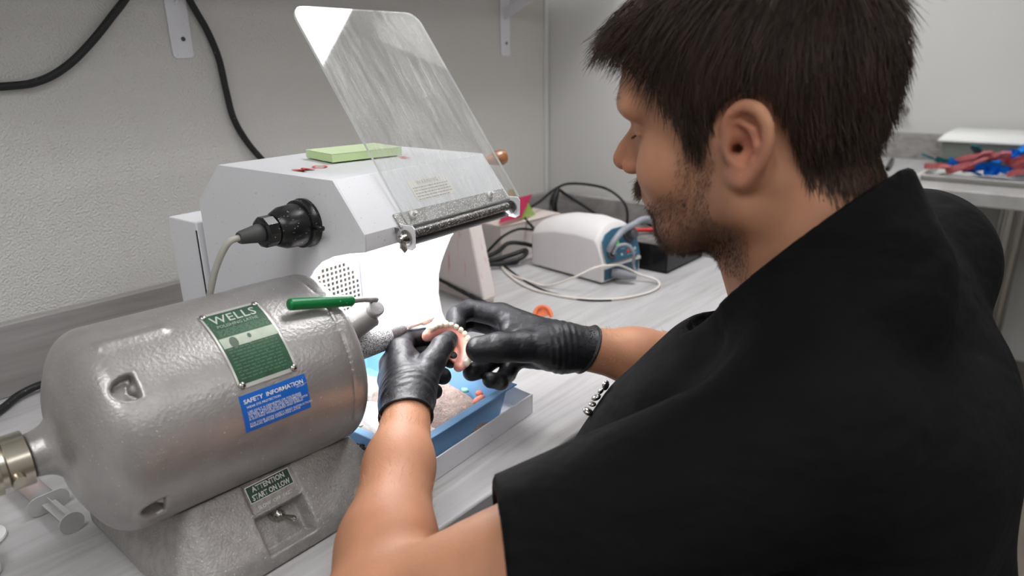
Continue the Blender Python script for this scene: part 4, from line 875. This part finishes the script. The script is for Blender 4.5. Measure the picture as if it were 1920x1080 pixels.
# ---- head frame
HO=A3(*HEADPOS); hy_,hp_,hr_=[R_(a) for a in HEADROT]
hf=A3(math.cos(hy_)*math.cos(hp_),math.sin(hy_)*math.cos(hp_),-math.sin(hp_)); hl=A3(-math.sin(hy_),math.cos(hy_),0); hu=np.cross(hf,hl)
hl,hu=hl*math.cos(hr_)+hu*math.sin(hr_),hu*math.cos(hr_)-hl*math.sin(hr_)
HR=np.stack([hf,hl,hu],1)
def h2w(q): return HO+np.asarray(q,float)@HR.T
def w2h(P): return (P-HO)@HR
C7=A3(.597,.124,.302); NB=A3(.628,.150,.300)
def f_skull(q,off=0):
    d=ell(q,(-.002,0,.048),(.095+off,.077+off,.086+off))
    d=smin(d,ell(q,(-.034,0,.030),(.062+off,.068+off,.068+off)),.02)
    return d
def f_head(q):
    a=q.copy(); a[:,1]=np.abs(a[:,1])
    d=f_skull(q)
    d=smin(d,ell(q,(.062,0,.050),(.045,.055,.045)),.02)            # forehead
    d=smin(d,ell(q,(.045,0,-.020),(.052,.058,.070)),.02)           # face mass
    d=smin(d,cap_(a,A3(.004,.056,-.042),A3(.055,.034,-.070),.020,.017),.022) # jaw line
    d=smin(d,cap_(a,A3(.002,.058,.0),A3(.004,.056,-.045),.018,.018),.02)
    d=smin(d,cap_(a,A3(.055,.030,-.070),A3(.064,.0,-.074),.017,.019),.016)
    d=smin(d,sph(a,(.067,.008,-.073),.016),.012)                     # chin
    d=smin(d,ell(a,(.060,.042,-.018),(.026,.022,.024)),.018)        # cheek bone
    d=smin(d,cap_(a,A3(.099,.014,.038),A3(.084,.048,.037),.010,.010),.016)  # brow
    d=smax(d,-ell(a,(.098,.033,.018),(.014,.016,.011)),.012)         # eye socket
    d=smin(d,sph(a,(.0765,.032,.019),.0138),.003)                    # closed lids over the eye
    d=smin(d,cap_(a,A3(.0885,.022,.014),A3(.083,.045,.014),.0022,.0018),.002) # lower lid/lash line
    d=smin(d,cap_(q,A3(.088,0,.026),A3(.112,0,.000),.0065,.0085),.010)
    d=smin(d,cap_(q,A3(.082,0,.012),A3(.098,0,-.006),.015,.014),.008)
    d=smin(d,sph(q,(.1165,0,-.010),.0105),.006)
    d=smin(d,ell(a,(.104,.0125,-.016),(.010,.006,.0075)),.005)
    d=smax(d,-sph(a,(.108,.0065,-.0225),.0032),.003)
    d=smin(d,ell(q,(.082,0,-.042),(.016,.030,.018)),.012)           # mouth mound
    d=smin(d,cap_(a,A3(.0975,.002,-.0375),A3(.088,.020,-.042),.0038,.0022),.003)
    d=smin(d,cap_(a,A3(.0950,.0,-.0485),A3(.087,.018,-.0445),.0045,.0024),.003)
    # ear
    fl=.42
    def ep(f_,u_,out=0): u_=u_*.84-.001; f_=f_*.92; return A3(f_*.95-.002,.0755+out+max(0,-f_+.006)*fl,u_)
    hel=[ep(.004,.006,-.003),ep(.004,.018,.002),ep(-.003,.030,.004),ep(-.014,.0365,.004),ep(-.026,.033,.004),ep(-.0335,.020,.003),ep(-.033,.004,.003),ep(-.027,-.012,.002),ep(-.018,-.022,.001),ep(-.009,-.028,.0),ep(-.001,-.027,-.001),ep(.003,-.022,-.003)]
    hr=[.0030,.0034,.0038,.0040,.0040,.0038,.0036,.0034,.0040,.0052,.0050,.0040]; tt=np.arange(0,11.001,1/3); H4=[A3(*p) for p in spline([tuple(h) for h in hel],3)]
    e=chain(a,H4,list(np.interp(tt,np.arange(12),hr)),.003)
    base=np.maximum(ell(a,(-.014,.0785,.002),(.0175,.0085,.028)),-ell(a,(-.014,.0905,.004),(.0155,.0095,.023)))
    e=smin(e,base,.004)
    anti=[ep(-.010,.024,.001),ep(-.021,.016,.001),ep(-.024,.002,.001),ep(-.018,-.010,.001),ep(-.009,-.016,.0)]
    e=smin(e,chain(a,anti,[.0026,.003,.003,.003,.003],.003),.004)
    e=smin(e,cap_(a,ep(.004,.003,.001),ep(.001,-.007,.001),.0042,.0036),.003)
    e=smin(e,ell(a,ep(-.005,-.024,-.001),(.0085,.0048,.0075)),.004)
    d=smin(d,e,.005)
    d=smax(d,-sph(a,ep(-.0085,-.001,.0045),.0092),.004)
    d=smax(d,-cap_(a,A3(-.006,.080,-.002),A3(-.004,.060,-.002),.0044),.002)
    return d
def f_neck(P,off=0):
    top=h2w((-.028,0,-.020)); top2=h2w((.005,0,-.045))
    d=cap_(P,top,C7+A3(-.01,.02,-.03),.055+off,.064+off)
    d=smin(d,cap_(P,top2,A3(.605,.195,.240),.042+off,.044+off),.03)
    d=smin(d,cap_(P,h2w((-.020,.058,-.030)),A3(.57,.200,.225),.016+off,.012+off),.02)
    d=smin(d,cap_(P,h2w((-.020,-.058,-.030)),A3(.64,.205,.225),.016+off,.012+off),.02)
    return d
SLJ=A3(.455,.125,.185); ELJ=A3(.232,.334,.060); SRJ=A3(.795,.125,.245); ERJ=A3(.835,.30,.050)
# wrists and hands, metres
WLJ=A3(.4285,.5125,.1120); WRJ=A3(.6245,.4370,.1165)
HL=[ # (points, radii, kind)
 ([(.4235,.5135,.112),(.4698,.5724,.136)],[0.0235,0.0140],'p'),([(.4235,.5150,.108),(.4630,.5800,.118)],[0.0235,0.0140],'p'),
 ([(.4220,.5150,.104),(.4580,.5800,.100)],[0.0230,0.0134],'p'),([(.4210,.5140,.100),(.4490,.5700,.084)],[0.0224,0.0123],'p'),
 ([(.4350,.5120,.113),(.4760,.5270,.130)],[0.0207,0.0140],'p'),([(.4480,.5300,.112),(.4720,.5550,.126)],[0.0179,0.0112],'p'),
 ([(.4760,.5270,.130),(.5030,.5370,.1380),(.5230,.5470,.1370)],[0.0140,0.0129,0.0110],'f'),
 ([(.4698,.5724,.134),(.5000,.5960,.134),(.5230,.5880,.131),(.5310,.5720,.128)],[0.0134,0.0112,0.0103,0.0092],'f'),
 ([(.4630,.5800,.118),(.5000,.6010,.117),(.5250,.5820,.112),(.5280,.5500,.1095)],[0.0134,0.0114,0.0106,0.0099],'f'),
 ([(.4580,.5800,.100),(.4940,.5960,.095),(.5130,.5720,.095),(.5060,.5420,.098)],[0.0129,0.0110,0.0103,0.0095],'f'),
 ([(.4490,.5700,.084),(.4780,.5840,.076),(.4950,.5620,.079),(.4900,.5400,.085)],[0.0118,0.0099,0.0092,0.0084],'f')]
HRt=[
 ([(.6320,.4620,.117),(.6180,.5460,.140)],[0.0241,0.0146],'p'),([(.6320,.4620,.114),(.6310,.5520,.120)],[0.0241,0.0146],'p'),
 ([(.6330,.4620,.110),(.6340,.5460,.100)],[0.0235,0.0140],'p'),([(.6330,.4620,.106),(.6290,.5320,.083)],[0.0224,0.0129],'p'),
 ([(.6180,.4640,.117),(.5880,.4870,.123)],[0.0213,0.0162],'p'),([(.6150,.4850,.117),(.6040,.5180,.130)],[0.0190,0.0134],'p'),
 ([(.5880,.4870,.123),(.5620,.5010,.127),(.5440,.5180,.126)],[0.0175,0.0168,0.0145],'f'),
 ([(.6180,.5460,.140),(.5950,.5800,.147),(.5680,.5780,.147),(.5530,.5630,.141)],[0.0140,0.0121,0.0110,0.0099],'f'),
 ([(.6310,.5520,.120),(.6060,.5930,.126),(.5750,.5900,.125),(.5560,.5740,.123)],[0.0140,0.0121,0.0110,0.0099],'f'),
 ([(.6340,.5460,.100),(.6030,.5520,.083),(.5740,.5430,.083),(.5460,.5330,.091)],[0.0134,0.0118,0.0110,0.0099],'f'),
 ([(.6290,.5320,.083),(.6080,.5300,.067),(.5850,.5220,.067),(.5650,.5200,.077)],[0.0118,0.0101,0.0095,0.0087],'f')]
HL=[([A3(*p) for p in a],[x*.93 for x in b],c) for a,b,c in HL]; HRt=[([A3(*p) for p in a],b,c) for a,b,c in HRt]
WRJ=A3(.632,.462,.1165); CUFF={'L':.033,'R':.034}; SLEEVE_L=.675
def f_hand(P,H_,off):
    pm=None
    for a,b,c in H_:
        if c=='p': e=cap_(P,a[0],a[1],b[0]+off,b[1]+off); pm=e if pm is None else smin(pm,e,.010)
    d=None
    for a,b,c in H_:
        if c=='f':
            e=smin(chain(P,a,[x+off for x in b],.003),pm,.006); d=e if d is None else np.minimum(d,e)
    return d

def f_arm(P,S,E_,W,side):
    k_=.89 if side>0 else 1.0
    d=cap_(P,S,E_,.056,.043)
    m1=E_+(W-E_)*.28; m2=E_+(W-E_)*.62
    fa=chain(P,[E_,m1,m2,W],[.0405,.0425*k_,.0335*k_,.0240*k_*(1.03 if side>0 else 1)],.02)
    return smin(d,fa,.02)
def f_torso(P,off=0):
    d=cap_(P,A3(.54,.115,.130),A3(.70,.125,.145),.104+off,.106+off)
    d=smin(d,cap_(P,A3(.625,.145,.085),A3(.60,.09,-.20),.140+off,.150+off),.05)
    d=smin(d,ell(P,(.61,.10,-.20),(.185+off,.135+off,.13+off)),.05)
    d=smin(d,cap_(P,C7+A3(0,.0,-.045),SRJ+A3(-.02,-.005,-.01),.048+off,.052+off),.04)
    d=smin(d,cap_(P,C7+A3(-.02,.03,-.030),SLJ+A3(.02,0,.01),.056+off,.054+off),.04)
    d=smin(d,ell(P,(.61,.205,.085),(.150+off,.105+off,.115+off)),.05)
    d=smin(d,cap_(P,A3(.597,.246,.152),A3(.545,.262,.115),.058+off,.062+off),.03)
    d=smin(d,cap_(P,A3(.535,.275,.040),A3(.49,.275,-.06),.088+off,.095+off),.04)
    return d
def tints(o,fn):
    me=o.data; n=len(me.vertices); co=np.empty(n*3,np.float32); me.vertices.foreach_get('co',co); P=co.reshape(-1,3).astype(float)+np.array(person['_o'])
    c=np.ones((n,4),np.float32); c[:,:3]=fn(P); a=me.attributes.new('tint','FLOAT_COLOR','POINT'); a.data.foreach_set('color',c.ravel())
# --- head + neck, arms with hands, hidden torso: one skin mesh
parts=[]
def f_headneck(P):
    d=f_head(w2h(P)); d=smin(d,f_neck(P),.022); return d
lo=HO-A3(.15,.16,.22); hi=HO+A3(.15,.16,.16)
hv,hfc=nets(f_headneck,lo,hi,.0019); parts.append((hv,hfc))
def f_armL(P): return smin(f_arm(P,SLJ,ELJ,WLJ,1),f_hand(P,HL,-.0012),.016)
def f_armR(P): return smin(f_arm(P,SRJ,ERJ,WRJ,-1),f_hand(P,HRt,-.0012),.016)
def bounds(pts,pad): a=np.array(pts); return a.min(0)-pad,a.max(0)+pad
lo,hi=bounds([SLJ,ELJ,WLJ]+[p for c_ in HL for p in c_[0]],.075); parts.append(nets(f_armL,lo,hi,.003))
lo,hi=bounds([SRJ,ERJ,WRJ]+[p for c_ in HRt for p in c_[0]],.075); parts.append(nets(f_armR,lo,hi,.003))
parts.append(nets(lambda P:f_torso(P,-.008),(.38,-.08,-.36),(.90,.38,.36),.008))
vs=[];fs=[];k=0
for v,f in parts: vs.append(v); fs.append(f+k); k+=len(v)
body=np_mesh('body',np.concatenate(vs),np.concatenate(fs),skin,person)
def beard_mask(q):
    a=np.abs(q[:,1]); f_,u_=q[:,0],q[:,2]
    # band along the jaw, chin and lip
    low=np.clip((-.012-u_)/.03,0,1)                       # below mouth-corner level
    front=np.clip((f_-.012)/.02,0,1)
    cheek=np.clip((.018-(u_+.030+ (f_-.03)*.55))/.02,0,1) # keeps upper cheek clear
    side=np.clip((.032-np.abs(f_-.022))/.016,0,1)*np.clip((.01-u_)/.02,0,1)
    m=np.maximum(low*front*cheek,side*.75)
    return np.clip(m,0,1)*np.clip((u_+.125)/.03,0,1)
def tfn(P):
    q=w2h(P); near=(np.abs(q[:,0])<.16)&(np.abs(q[:,1])<.12)&(q[:,2]>-.14)
    n=.86+.08*noise3(P,150,3); b=beard_mask(q)*near*n
    c=np.ones((len(P),3)); c*=1-b[:,None]*A3(.50,.50,.48)
    ear=np.clip(1-np.abs(np.linalg.norm((np.stack([q[:,0]+.015,np.abs(q[:,1])-.085,q[:,2]-.004],1))/A3(.03,.02,.045),axis=1)),0,1)*near
    c*=1-ear[:,None]*A3(.0,.26,.20)
    nose=np.exp(-(((q-A3(.115,0,-.022))/A3(.02,.02,.02))**2).sum(1)); c*=1-nose[:,None]*A3(0,.2,.15)
    # brown scalp beneath the hair
    s=scalp_mask(q)*near; c=c*(1-s[:,None])+s[:,None]*A3(.13,.12,.11)
    arm=(P[:,2]<.2)&~near; c[arm]*=A3(1.0,.96,.92)
    return c
def hairline(q):
    "positive inside the hair region"
    f_=q[:,0]; a=np.abs(q[:,1])
    xs=[-.14,-.095,-.065,-.048,-.040,-.030,-.010,.004,.012,.022,.034,.044,.056,.070,.085,.100,.14]
    ys=[-.060,-.060,-.050,-.028,.010,.032,.036,.028,.020,-.004,-.004,.028,.056,.072,.082,.088,.092]
    return q[:,2]-np.interp(f_,xs,ys)
def scalp_mask(q): return np.clip(hairline(q)/.012+.3,0,1)
tints(body,tfn)
# --- hair: dense cap under strands
def f_hair(P):
    q=w2h(P); n=noise3(q*A3(1,1,.35),300,8)*.0012
    th=.005+.013*np.clip((q[:,2]-.03)/.09,0,1)
    d=f_skull(q,0)-th; d=smin(d,ell(q,(.070,0,.086),(.048,.058,.038)),.018)
    hl_=hairline(q); e=np.maximum(d+n,-(hl_-.003)*.8); return np.maximum(e,-(f_skull(q,0)+.004))
lo=HO-A3(.16,.16,.12); hi=HO+A3(.16,.17,.19)
v,f=nets(f_hair,lo,hi,.0026); hair=np_mesh('hair',v,f,hairm,person)
# strands as thin three-sided tapering tubes
def strands(name,roots,dirs,lens,wid,material,parent,segs=5,grav=None,base=None,lift=.002,wav=.0):
    n=len(roots); P=roots.copy(); rings=[]; D=dirs/np.linalg.norm(dirs,axis=1)[:,None]
    path=[P.copy()]
    for k in range(segs):
        P=P+D*(lens/segs)[:,None]
        if base is not None:
            for _ in range(2):
                e=1e-3; d0=base(P); g=np.stack([(base(P+A3(e,0,0))-d0)/e,(base(P+A3(0,e,0))-d0)/e,(base(P+A3(0,0,e))-d0)/e],1)
                g/=np.linalg.norm(g,axis=1)[:,None]+1e-9; low=np.clip(lift[k]-d0 if isinstance(lift,(list,tuple)) else lift-d0,0,None); P=P+g*low[:,None]
        path.append(P.copy())
        if grav is not None: D=D+grav/segs; D/=np.linalg.norm(D,axis=1)[:,None]
        D=D+rng.normal(0,wav,(n,3)); D/=np.linalg.norm(D,axis=1)[:,None]
    T=(path[-1]-path[0]); T/=np.linalg.norm(T,axis=1)[:,None]+1e-9
    r_=rng.normal(size=(n,3)); X=np.cross(T,r_); X/=np.linalg.norm(X,axis=1)[:,None]+1e-9; Y=np.cross(T,X)
    allv=[]
    for k,p in enumerate(path):
        w=wid*(1-(k/segs)**1.5*.85)
        for a in (0,2.094,4.189): allv.append(p+(X*math.cos(a)+Y*math.sin(a))*(w if np.isscalar(w) else w[:,None]))
    Vv=np.stack(allv,1).reshape(-1,3); m=3*(segs+1); F=[]
    b=(np.arange(n)*m)[:,None]
    for k in range(segs):
        for j in range(3):
            j2=(j+1)%3; F.append(np.concatenate([b+k*3+j,b+k*3+j2,b+(k+1)*3+j2,b+(k+1)*3+j],1))
    F=np.concatenate(F); return np_mesh(name,Vv,F,material,parent)
# roots from the cap's surface
q=w2h(v); outer=(f_skull(q,0)>.002)
cand=v[outer]; N_=17000; idx=rng.integers(0,len(cand),N_); roots=cand[idx]+rng.normal(0,.0013,(N_,3)); rq=w2h(roots)
crown=A3(-.055,.0,.125)
g=rq-A3(-.008,0,.048); nrm=g/np.linalg.norm(g,axis=1)[:,None]
flow=rq-crown; flow[:,2]-=.02; flow-=nrm*(flow*nrm).sum(1)[:,None]; flow/=np.linalg.norm(flow,axis=1)[:,None]+1e-9
side=np.clip((.09-rq[:,2])/.06,0,1)[:,None]
flow=flow*(1-side)+side*A3(-.12,0,-1.)
front=np.clip((rq[:,0]-.045)/.03,0,1)[:,None]*np.clip((rq[:,2]-.035)/.03,0,1)[:,None]
flow=flow*(1-front)+front*(A3(.75,0,-.6)+rng.normal(0,.12,(N_,3)))
flow+=rng.normal(0,.13,(N_,3)); flow=flow/np.linalg.norm(flow,axis=1)[:,None]+nrm*.03
hl_=hairline(rq)
ln=np.clip(.012+.022*np.clip(rq[:,2]/.1,0,1)+.004,0,.05)*rng.uniform(.7,1.15,N_)
ln=np.where((hl_<.02)&(rq[:,0]<.05),.017*rng.uniform(.6,1.2,N_),ln); ln=np.where(front[:,0]>.4,.028*rng.uniform(.6,1.15,N_),ln)
ear_=(rq[:,0]<.012)&(rq[:,0]>-.045)&(rq[:,2]<.055); ln=np.where(ear_,np.minimum(ln,np.maximum(.006,hl_*.9)),ln)
strands('hair_strands',roots,flow@HR.T,ln,.00033,hairm,sub(hair,person),5,grav=A3(0,0,-.35),base=lambda P:f_skull(w2h(P),0)-.004,lift=0.0,wav=.05)
q=w2h(hv); ok=(hairline(q)>-.002)&(q[:,2]<.03)&(q[:,0]<-.030)&(q[:,2]>-.075); cand=hv[ok]; N_=5000; idx=rng.integers(0,len(cand),N_); roots=cand[idx]+rng.normal(0,.001,(N_,3)); rq=w2h(roots)
g=rq-A3(-.03,0,0); g[:,2]*=.2; nrm=g/np.linalg.norm(g,axis=1)[:,None]
strands('nape_hair',roots,(nrm*.16+A3(-.05,0,-1)+rng.normal(0,.14,(N_,3)))@HR.T,.013*rng.uniform(.5,1.2,N_),.00028,hairm,sub(hair,person),4,wav=.05)
# beard and moustache
q=w2h(hv); bm_=beard_mask(q); ok=(bm_>.25)&(np.abs(q[:,1])<.075)&(q[:,0]>-.01)&(q[:,2]>-.115)
cand=hv[ok]; wgt=bm_[ok]; wgt=wgt/wgt.sum(); N_=14000; idx=rng.choice(len(cand),N_,p=wgt); roots=cand[idx]+rng.normal(0,.0008,(N_,3)); rq=w2h(roots)
g=rq-A3(.02,0,-.03); nrm=g/np.linalg.norm(g,axis=1)[:,None]
dr=nrm*.35+A3(.15,0,-.8)+rng.normal(0,.25,(N_,3))
ln=.0048+.006*np.clip((rq[:,0]-.04)/.04,0,1)*np.clip((-.055-rq[:,2])/.03,0,1); ln=ln*rng.uniform(.5,1.2,N_)*.8
beard=strands('beard',roots,dr@HR.T,ln,.00012,beardm,person,3,wav=.06)
N_=900; t=rng.uniform(-1,1,N_); rq=np.stack([.101-.010*t*t,.026*t,-.029-.010*t*t+rng.uniform(-.004,.004,N_)],1); dr=np.stack([np.full(N_,.55),t*.5,np.full(N_,-.8)],1)+rng.normal(0,.2,(N_,3))
strands('moustache',h2w(rq),dr@HR.T,.010*rng.uniform(.6,1.3,N_),.00022,beardm,person,3,wav=.05)
for sg in (-1,1):
    N_=220; t=rng.uniform(0,1,N_); rq=np.stack([.104-.020*t+.003,sg*(.012+.036*t),.042+.004*np.sin(t*PI)+rng.uniform(-.004,.003,N_)],1); dr=np.stack([np.full(N_,.25),np.full(N_,sg*.9),np.full(N_,.05)],1)+rng.normal(0,.25,(N_,3))
    strands('eyebrow',h2w(rq),dr@HR.T,.009*rng.uniform(.6,1.2,N_),.00022,hairm,person,3,wav=.05)
for sg in (-1,1):
    N_=60; t=rng.uniform(0,1,N_); rq=np.stack([.0905-.006*t,sg*(.022+.022*t),.0135+0*t],1); dr=np.stack([np.full(N_,.9),np.full(N_,sg*.2),np.full(N_,-.5)],1)+rng.normal(0,.12,(N_,3))
    strands('eyelashes',h2w(rq),dr@HR.T,.007*rng.uniform(.7,1.1,N_),.00018,hairm,person,3)
# --- forearm hair
def arm_hair(E_,W,N_,rad):
    ax=W-E_; L_=np.linalg.norm(ax); ax=ax/L_; x,y,_=frame(ax); x=np.array(x);y=np.array(y)
    t=rng.uniform(.05,.93,N_); a=rng.uniform(0,2*PI,N_); r0=rad(t)
    p=E_+ax*(t*L_)[:,None]; n=x*np.cos(a)[:,None]+y*np.sin(a)[:,None]; up=(n[:,2]>-.2); p,n,r0=p[up],n[up],r0[up]
    return p+n*(r0-.0003)[:,None], n*.35+ax*.8+rng.normal(0,.3,n.shape)
ahm=mat('arm_hair',s255(196,150,104),.5)
for E_,W,k_ in ((ELJ,WLJ,.89),(ERJ,WRJ,1.0)):
    rad=lambda t: np.interp(t,[0,.28,.62,1],[.0405,.0425*k_,.0335*k_,.0240*k_])
    p,d_=arm_hair(E_,W,1500,rad); strands('arm_hair',p,d_,.009*rng.uniform(.5,1.2,len(p)),.00013,ahm,person,3,wav=.1)
# --- shirt
def wr(P):
    u=(SLJ-ELJ)/np.linalg.norm(SLJ-ELJ)
    n=.0035*np.sin((P@A3(40,75,-30))+2*noise3(P,14,4))*np.clip(1-np.linalg.norm(P-A3(.55,.15,.2),axis=1)/.28,0,1)
    return n+.003*noise3(P,22,6)+.0012*noise3(P,60,9)
def f_shirt(P):
    d=f_torso(P,.0)
    aL=cap_(P,SLJ,ELJ,.062,.060); t=((P-SLJ)@(ELJ-SLJ))/((ELJ-SLJ)@(ELJ-SLJ)); aL=np.maximum(aL,(t-SLEEVE_L)*np.linalg.norm(ELJ-SLJ)+(P[:,2]-(SLJ+t[:,None]*(ELJ-SLJ))[:,2])*.40)
    aR=cap_(P,SRJ,ERJ,.068,.062); t2=((P-SRJ)@(ERJ-SRJ))/((ERJ-SRJ)@(ERJ-SRJ)); aR=np.maximum(aR,(t2-.80)*np.linalg.norm(ERJ-SRJ))
    d=smin(d,aL,.03); d=smin(d,aR,.03)
    col=f_neck(P,.014); col=smax(np.maximum(col,(P-NECKP)@NECKN),P[:,1]-.238,.01); d=smin(d,col,.02)
    d=d-.006+wr(P)*.6
    nk=np.maximum(f_neck(P,.003),-((P-NECKP)@NECKN)-.06)     # neck opening
    d=np.maximum(d,(P-NECKP)@NECKN-np.maximum(0,(np.linalg.norm((P-NECKP)[:,:2],axis=1)-.10))*9)
    d=smax(d,-nk,.002)
    # sleeve hollow near the hem
    hL=np.maximum(cap_(P,SLJ,ELJ,.0575,.0520),-(t-SLEEVE_L+.12)*np.linalg.norm(ELJ-SLJ)); d=np.maximum(d,-hL)
    d=np.maximum(d,-(P[:,2]+.30))
    return d
v,f=nets(f_shirt,(.22,-.11,-.32),(.97,.42,.44),.0042)
shirt=np_mesh('shirt',v,f,shirtm,person)
# metal badge clip on the chest
bm=bmesh.new()
for k,c in enumerate([(.5190,.3250,.1480),(.5170,.3290,.1412),(.5135,.3320,.1345),(.5100,.3340,.1280),(.5060,.3365,.1210)]):
    bmesh.ops.create_icosphere(bm,subdivisions=2,radius=.0038 if k%2 else .005,matrix=Matrix.Translation(c)@Matrix.Rotation(.5*k,4,'X')@Matrix.Diagonal((1,.6,1.1,1)))
finish(bm,'metal_badge_clip',steel,person,smooth=True)
# --- trousers, shoes, stool
def f_legs(P):
    d=ell(P,(.61,.09,-.255),(.180,.150,.095))
    for sx,kx in ((-1,.49),(1,.74)):
        hip=A3(.61+sx*.09,.10,-.25); kn=A3(kx,.50,-.275); an=A3(kx,.44,-.70)
        d=smin(d,cap_(P,hip,kn,.085,.062),.03); d=smin(d,cap_(P,kn,an,.060,.045),.02)
    return d
v,f=nets(f_legs,(.38,-.12,-.80),(.86,.60,-.14),.009); np_mesh('trousers',v,f,trm,person)
for kx in (.49,.74):
    def f_shoe(P): return smax(smin(ell(P,(kx,.50,-.812),(.045,.120,.05)),cap_(P,A3(kx,.44,-.70),A3(kx,.44,-.80),.046,.05),.02),-(P[:,2]+.858),.004)
    v,f=nets(f_shoe,(kx-.06,.34,-.87),(kx+.06,.64,-.70),.007); np_mesh('shoe',v,f,rubber,person)
r=thing('work_stool',(.61,.06,FZ),'round black padded stool under the seated person','stool')
bm=bmesh.new(); lathe(bm,(.61,.06,-.43),(0,0,1),[(0,.16),(.01,.18),(.06,.185),(.078,.17),(.082,.12)],40); finish(bm,'seat',blk,r,smooth='auto')
bm=bmesh.new(); lathe(bm,(.61,.06,FZ+.09),(0,0,1),[(0,.03),(.15,.03),(.15,.02),(.34,.02)],24); finish(bm,'column',steel,r,smooth='auto')
for k in range(5):
    a=k*2*PI/5; bm=bmesh.new(); tube(bm,[(.61,.06,FZ+.10),(.61+.26*math.cos(a),.06+.26*math.sin(a),FZ+.06)],.016,10,0); lg=finish(bm,'leg',steel,r,smooth='auto')
    bm=bmesh.new(); lathe(bm,(.61+.26*math.cos(a)-.01,.06+.26*math.sin(a),FZ+.0255),(1,0,0),[(0,.025),(.02,.025)],18); finish(bm,'caster',blk,sub(lg,r),smooth='auto')
# --- gloves
def f_gl(which):
    H_=HL if which=='L' else HRt; W=WLJ if which=='L' else WRJ; E_=ELJ if which=='L' else ERJ; cut=CUFF[which]
    u=(E_-W)/np.linalg.norm(E_-W)
    if which=='L': cn=u*.92+A3(.25,-.25,-.35)*.35
    else: cn=u+A3(0,0,-.25)
    cn=cn/np.linalg.norm(cn)
    g_=.92 if which=='L' else 1.0
    def f(P):
        t=(P-W)@u
        fore=cap_(P,W-u*.01,W+u*.085,.0252*g_,.0335*g_)+0*t-.0012*np.clip(t/.03,0,1)*noise3(P,90,12)
        d=smin(f_hand(P,H_,.0014),fore,.014)
        wrk=.0005*np.sin((P@(u*620+A3(90,-120,160)))+4*noise3(P,50,3))*np.exp(-((t+.004)/.016)**2)
        d=d+wrk+.00035*noise3(P,260,13)
        e=(P-W)@cn-cut
        rim=np.hypot(d-.0002,e)-.0016
        shell=np.maximum(d,e)
        inner=np.maximum(cap_(P,W-u*.01,W+u*.10,.0236*g_,.0322*g_),-((P-W)@cn-cut+.02)); shell=np.maximum(shell,-inner)
        return smin(shell,rim,.001)
    return f
for w_,H_,W in (('L',HL,WLJ),('R',HRt,WRJ)):
    lo,hi=bounds([W]+[p for c_ in H_ for p in c_[0]],.032); u=((ELJ if w_=='L' else ERJ)-W); u=u/np.linalg.norm(u); e=W+u*.06
    lo=np.minimum(lo,e-.05); hi=np.maximum(hi,e+.05)
    v,f=nets(f_gl(w_),lo,hi,.0013); np_mesh('glove',v,f,glovem,person)
# --- denture held between the hands
denture('denture',basis((.5285,.5520,.127),(0.2657,-0.6647,-0.6944),(0.0095,-0.5277,0.5779)),1.0,'pink full denture with white teeth held between both gloved hands at the lathe bur',True,None,orangeac)
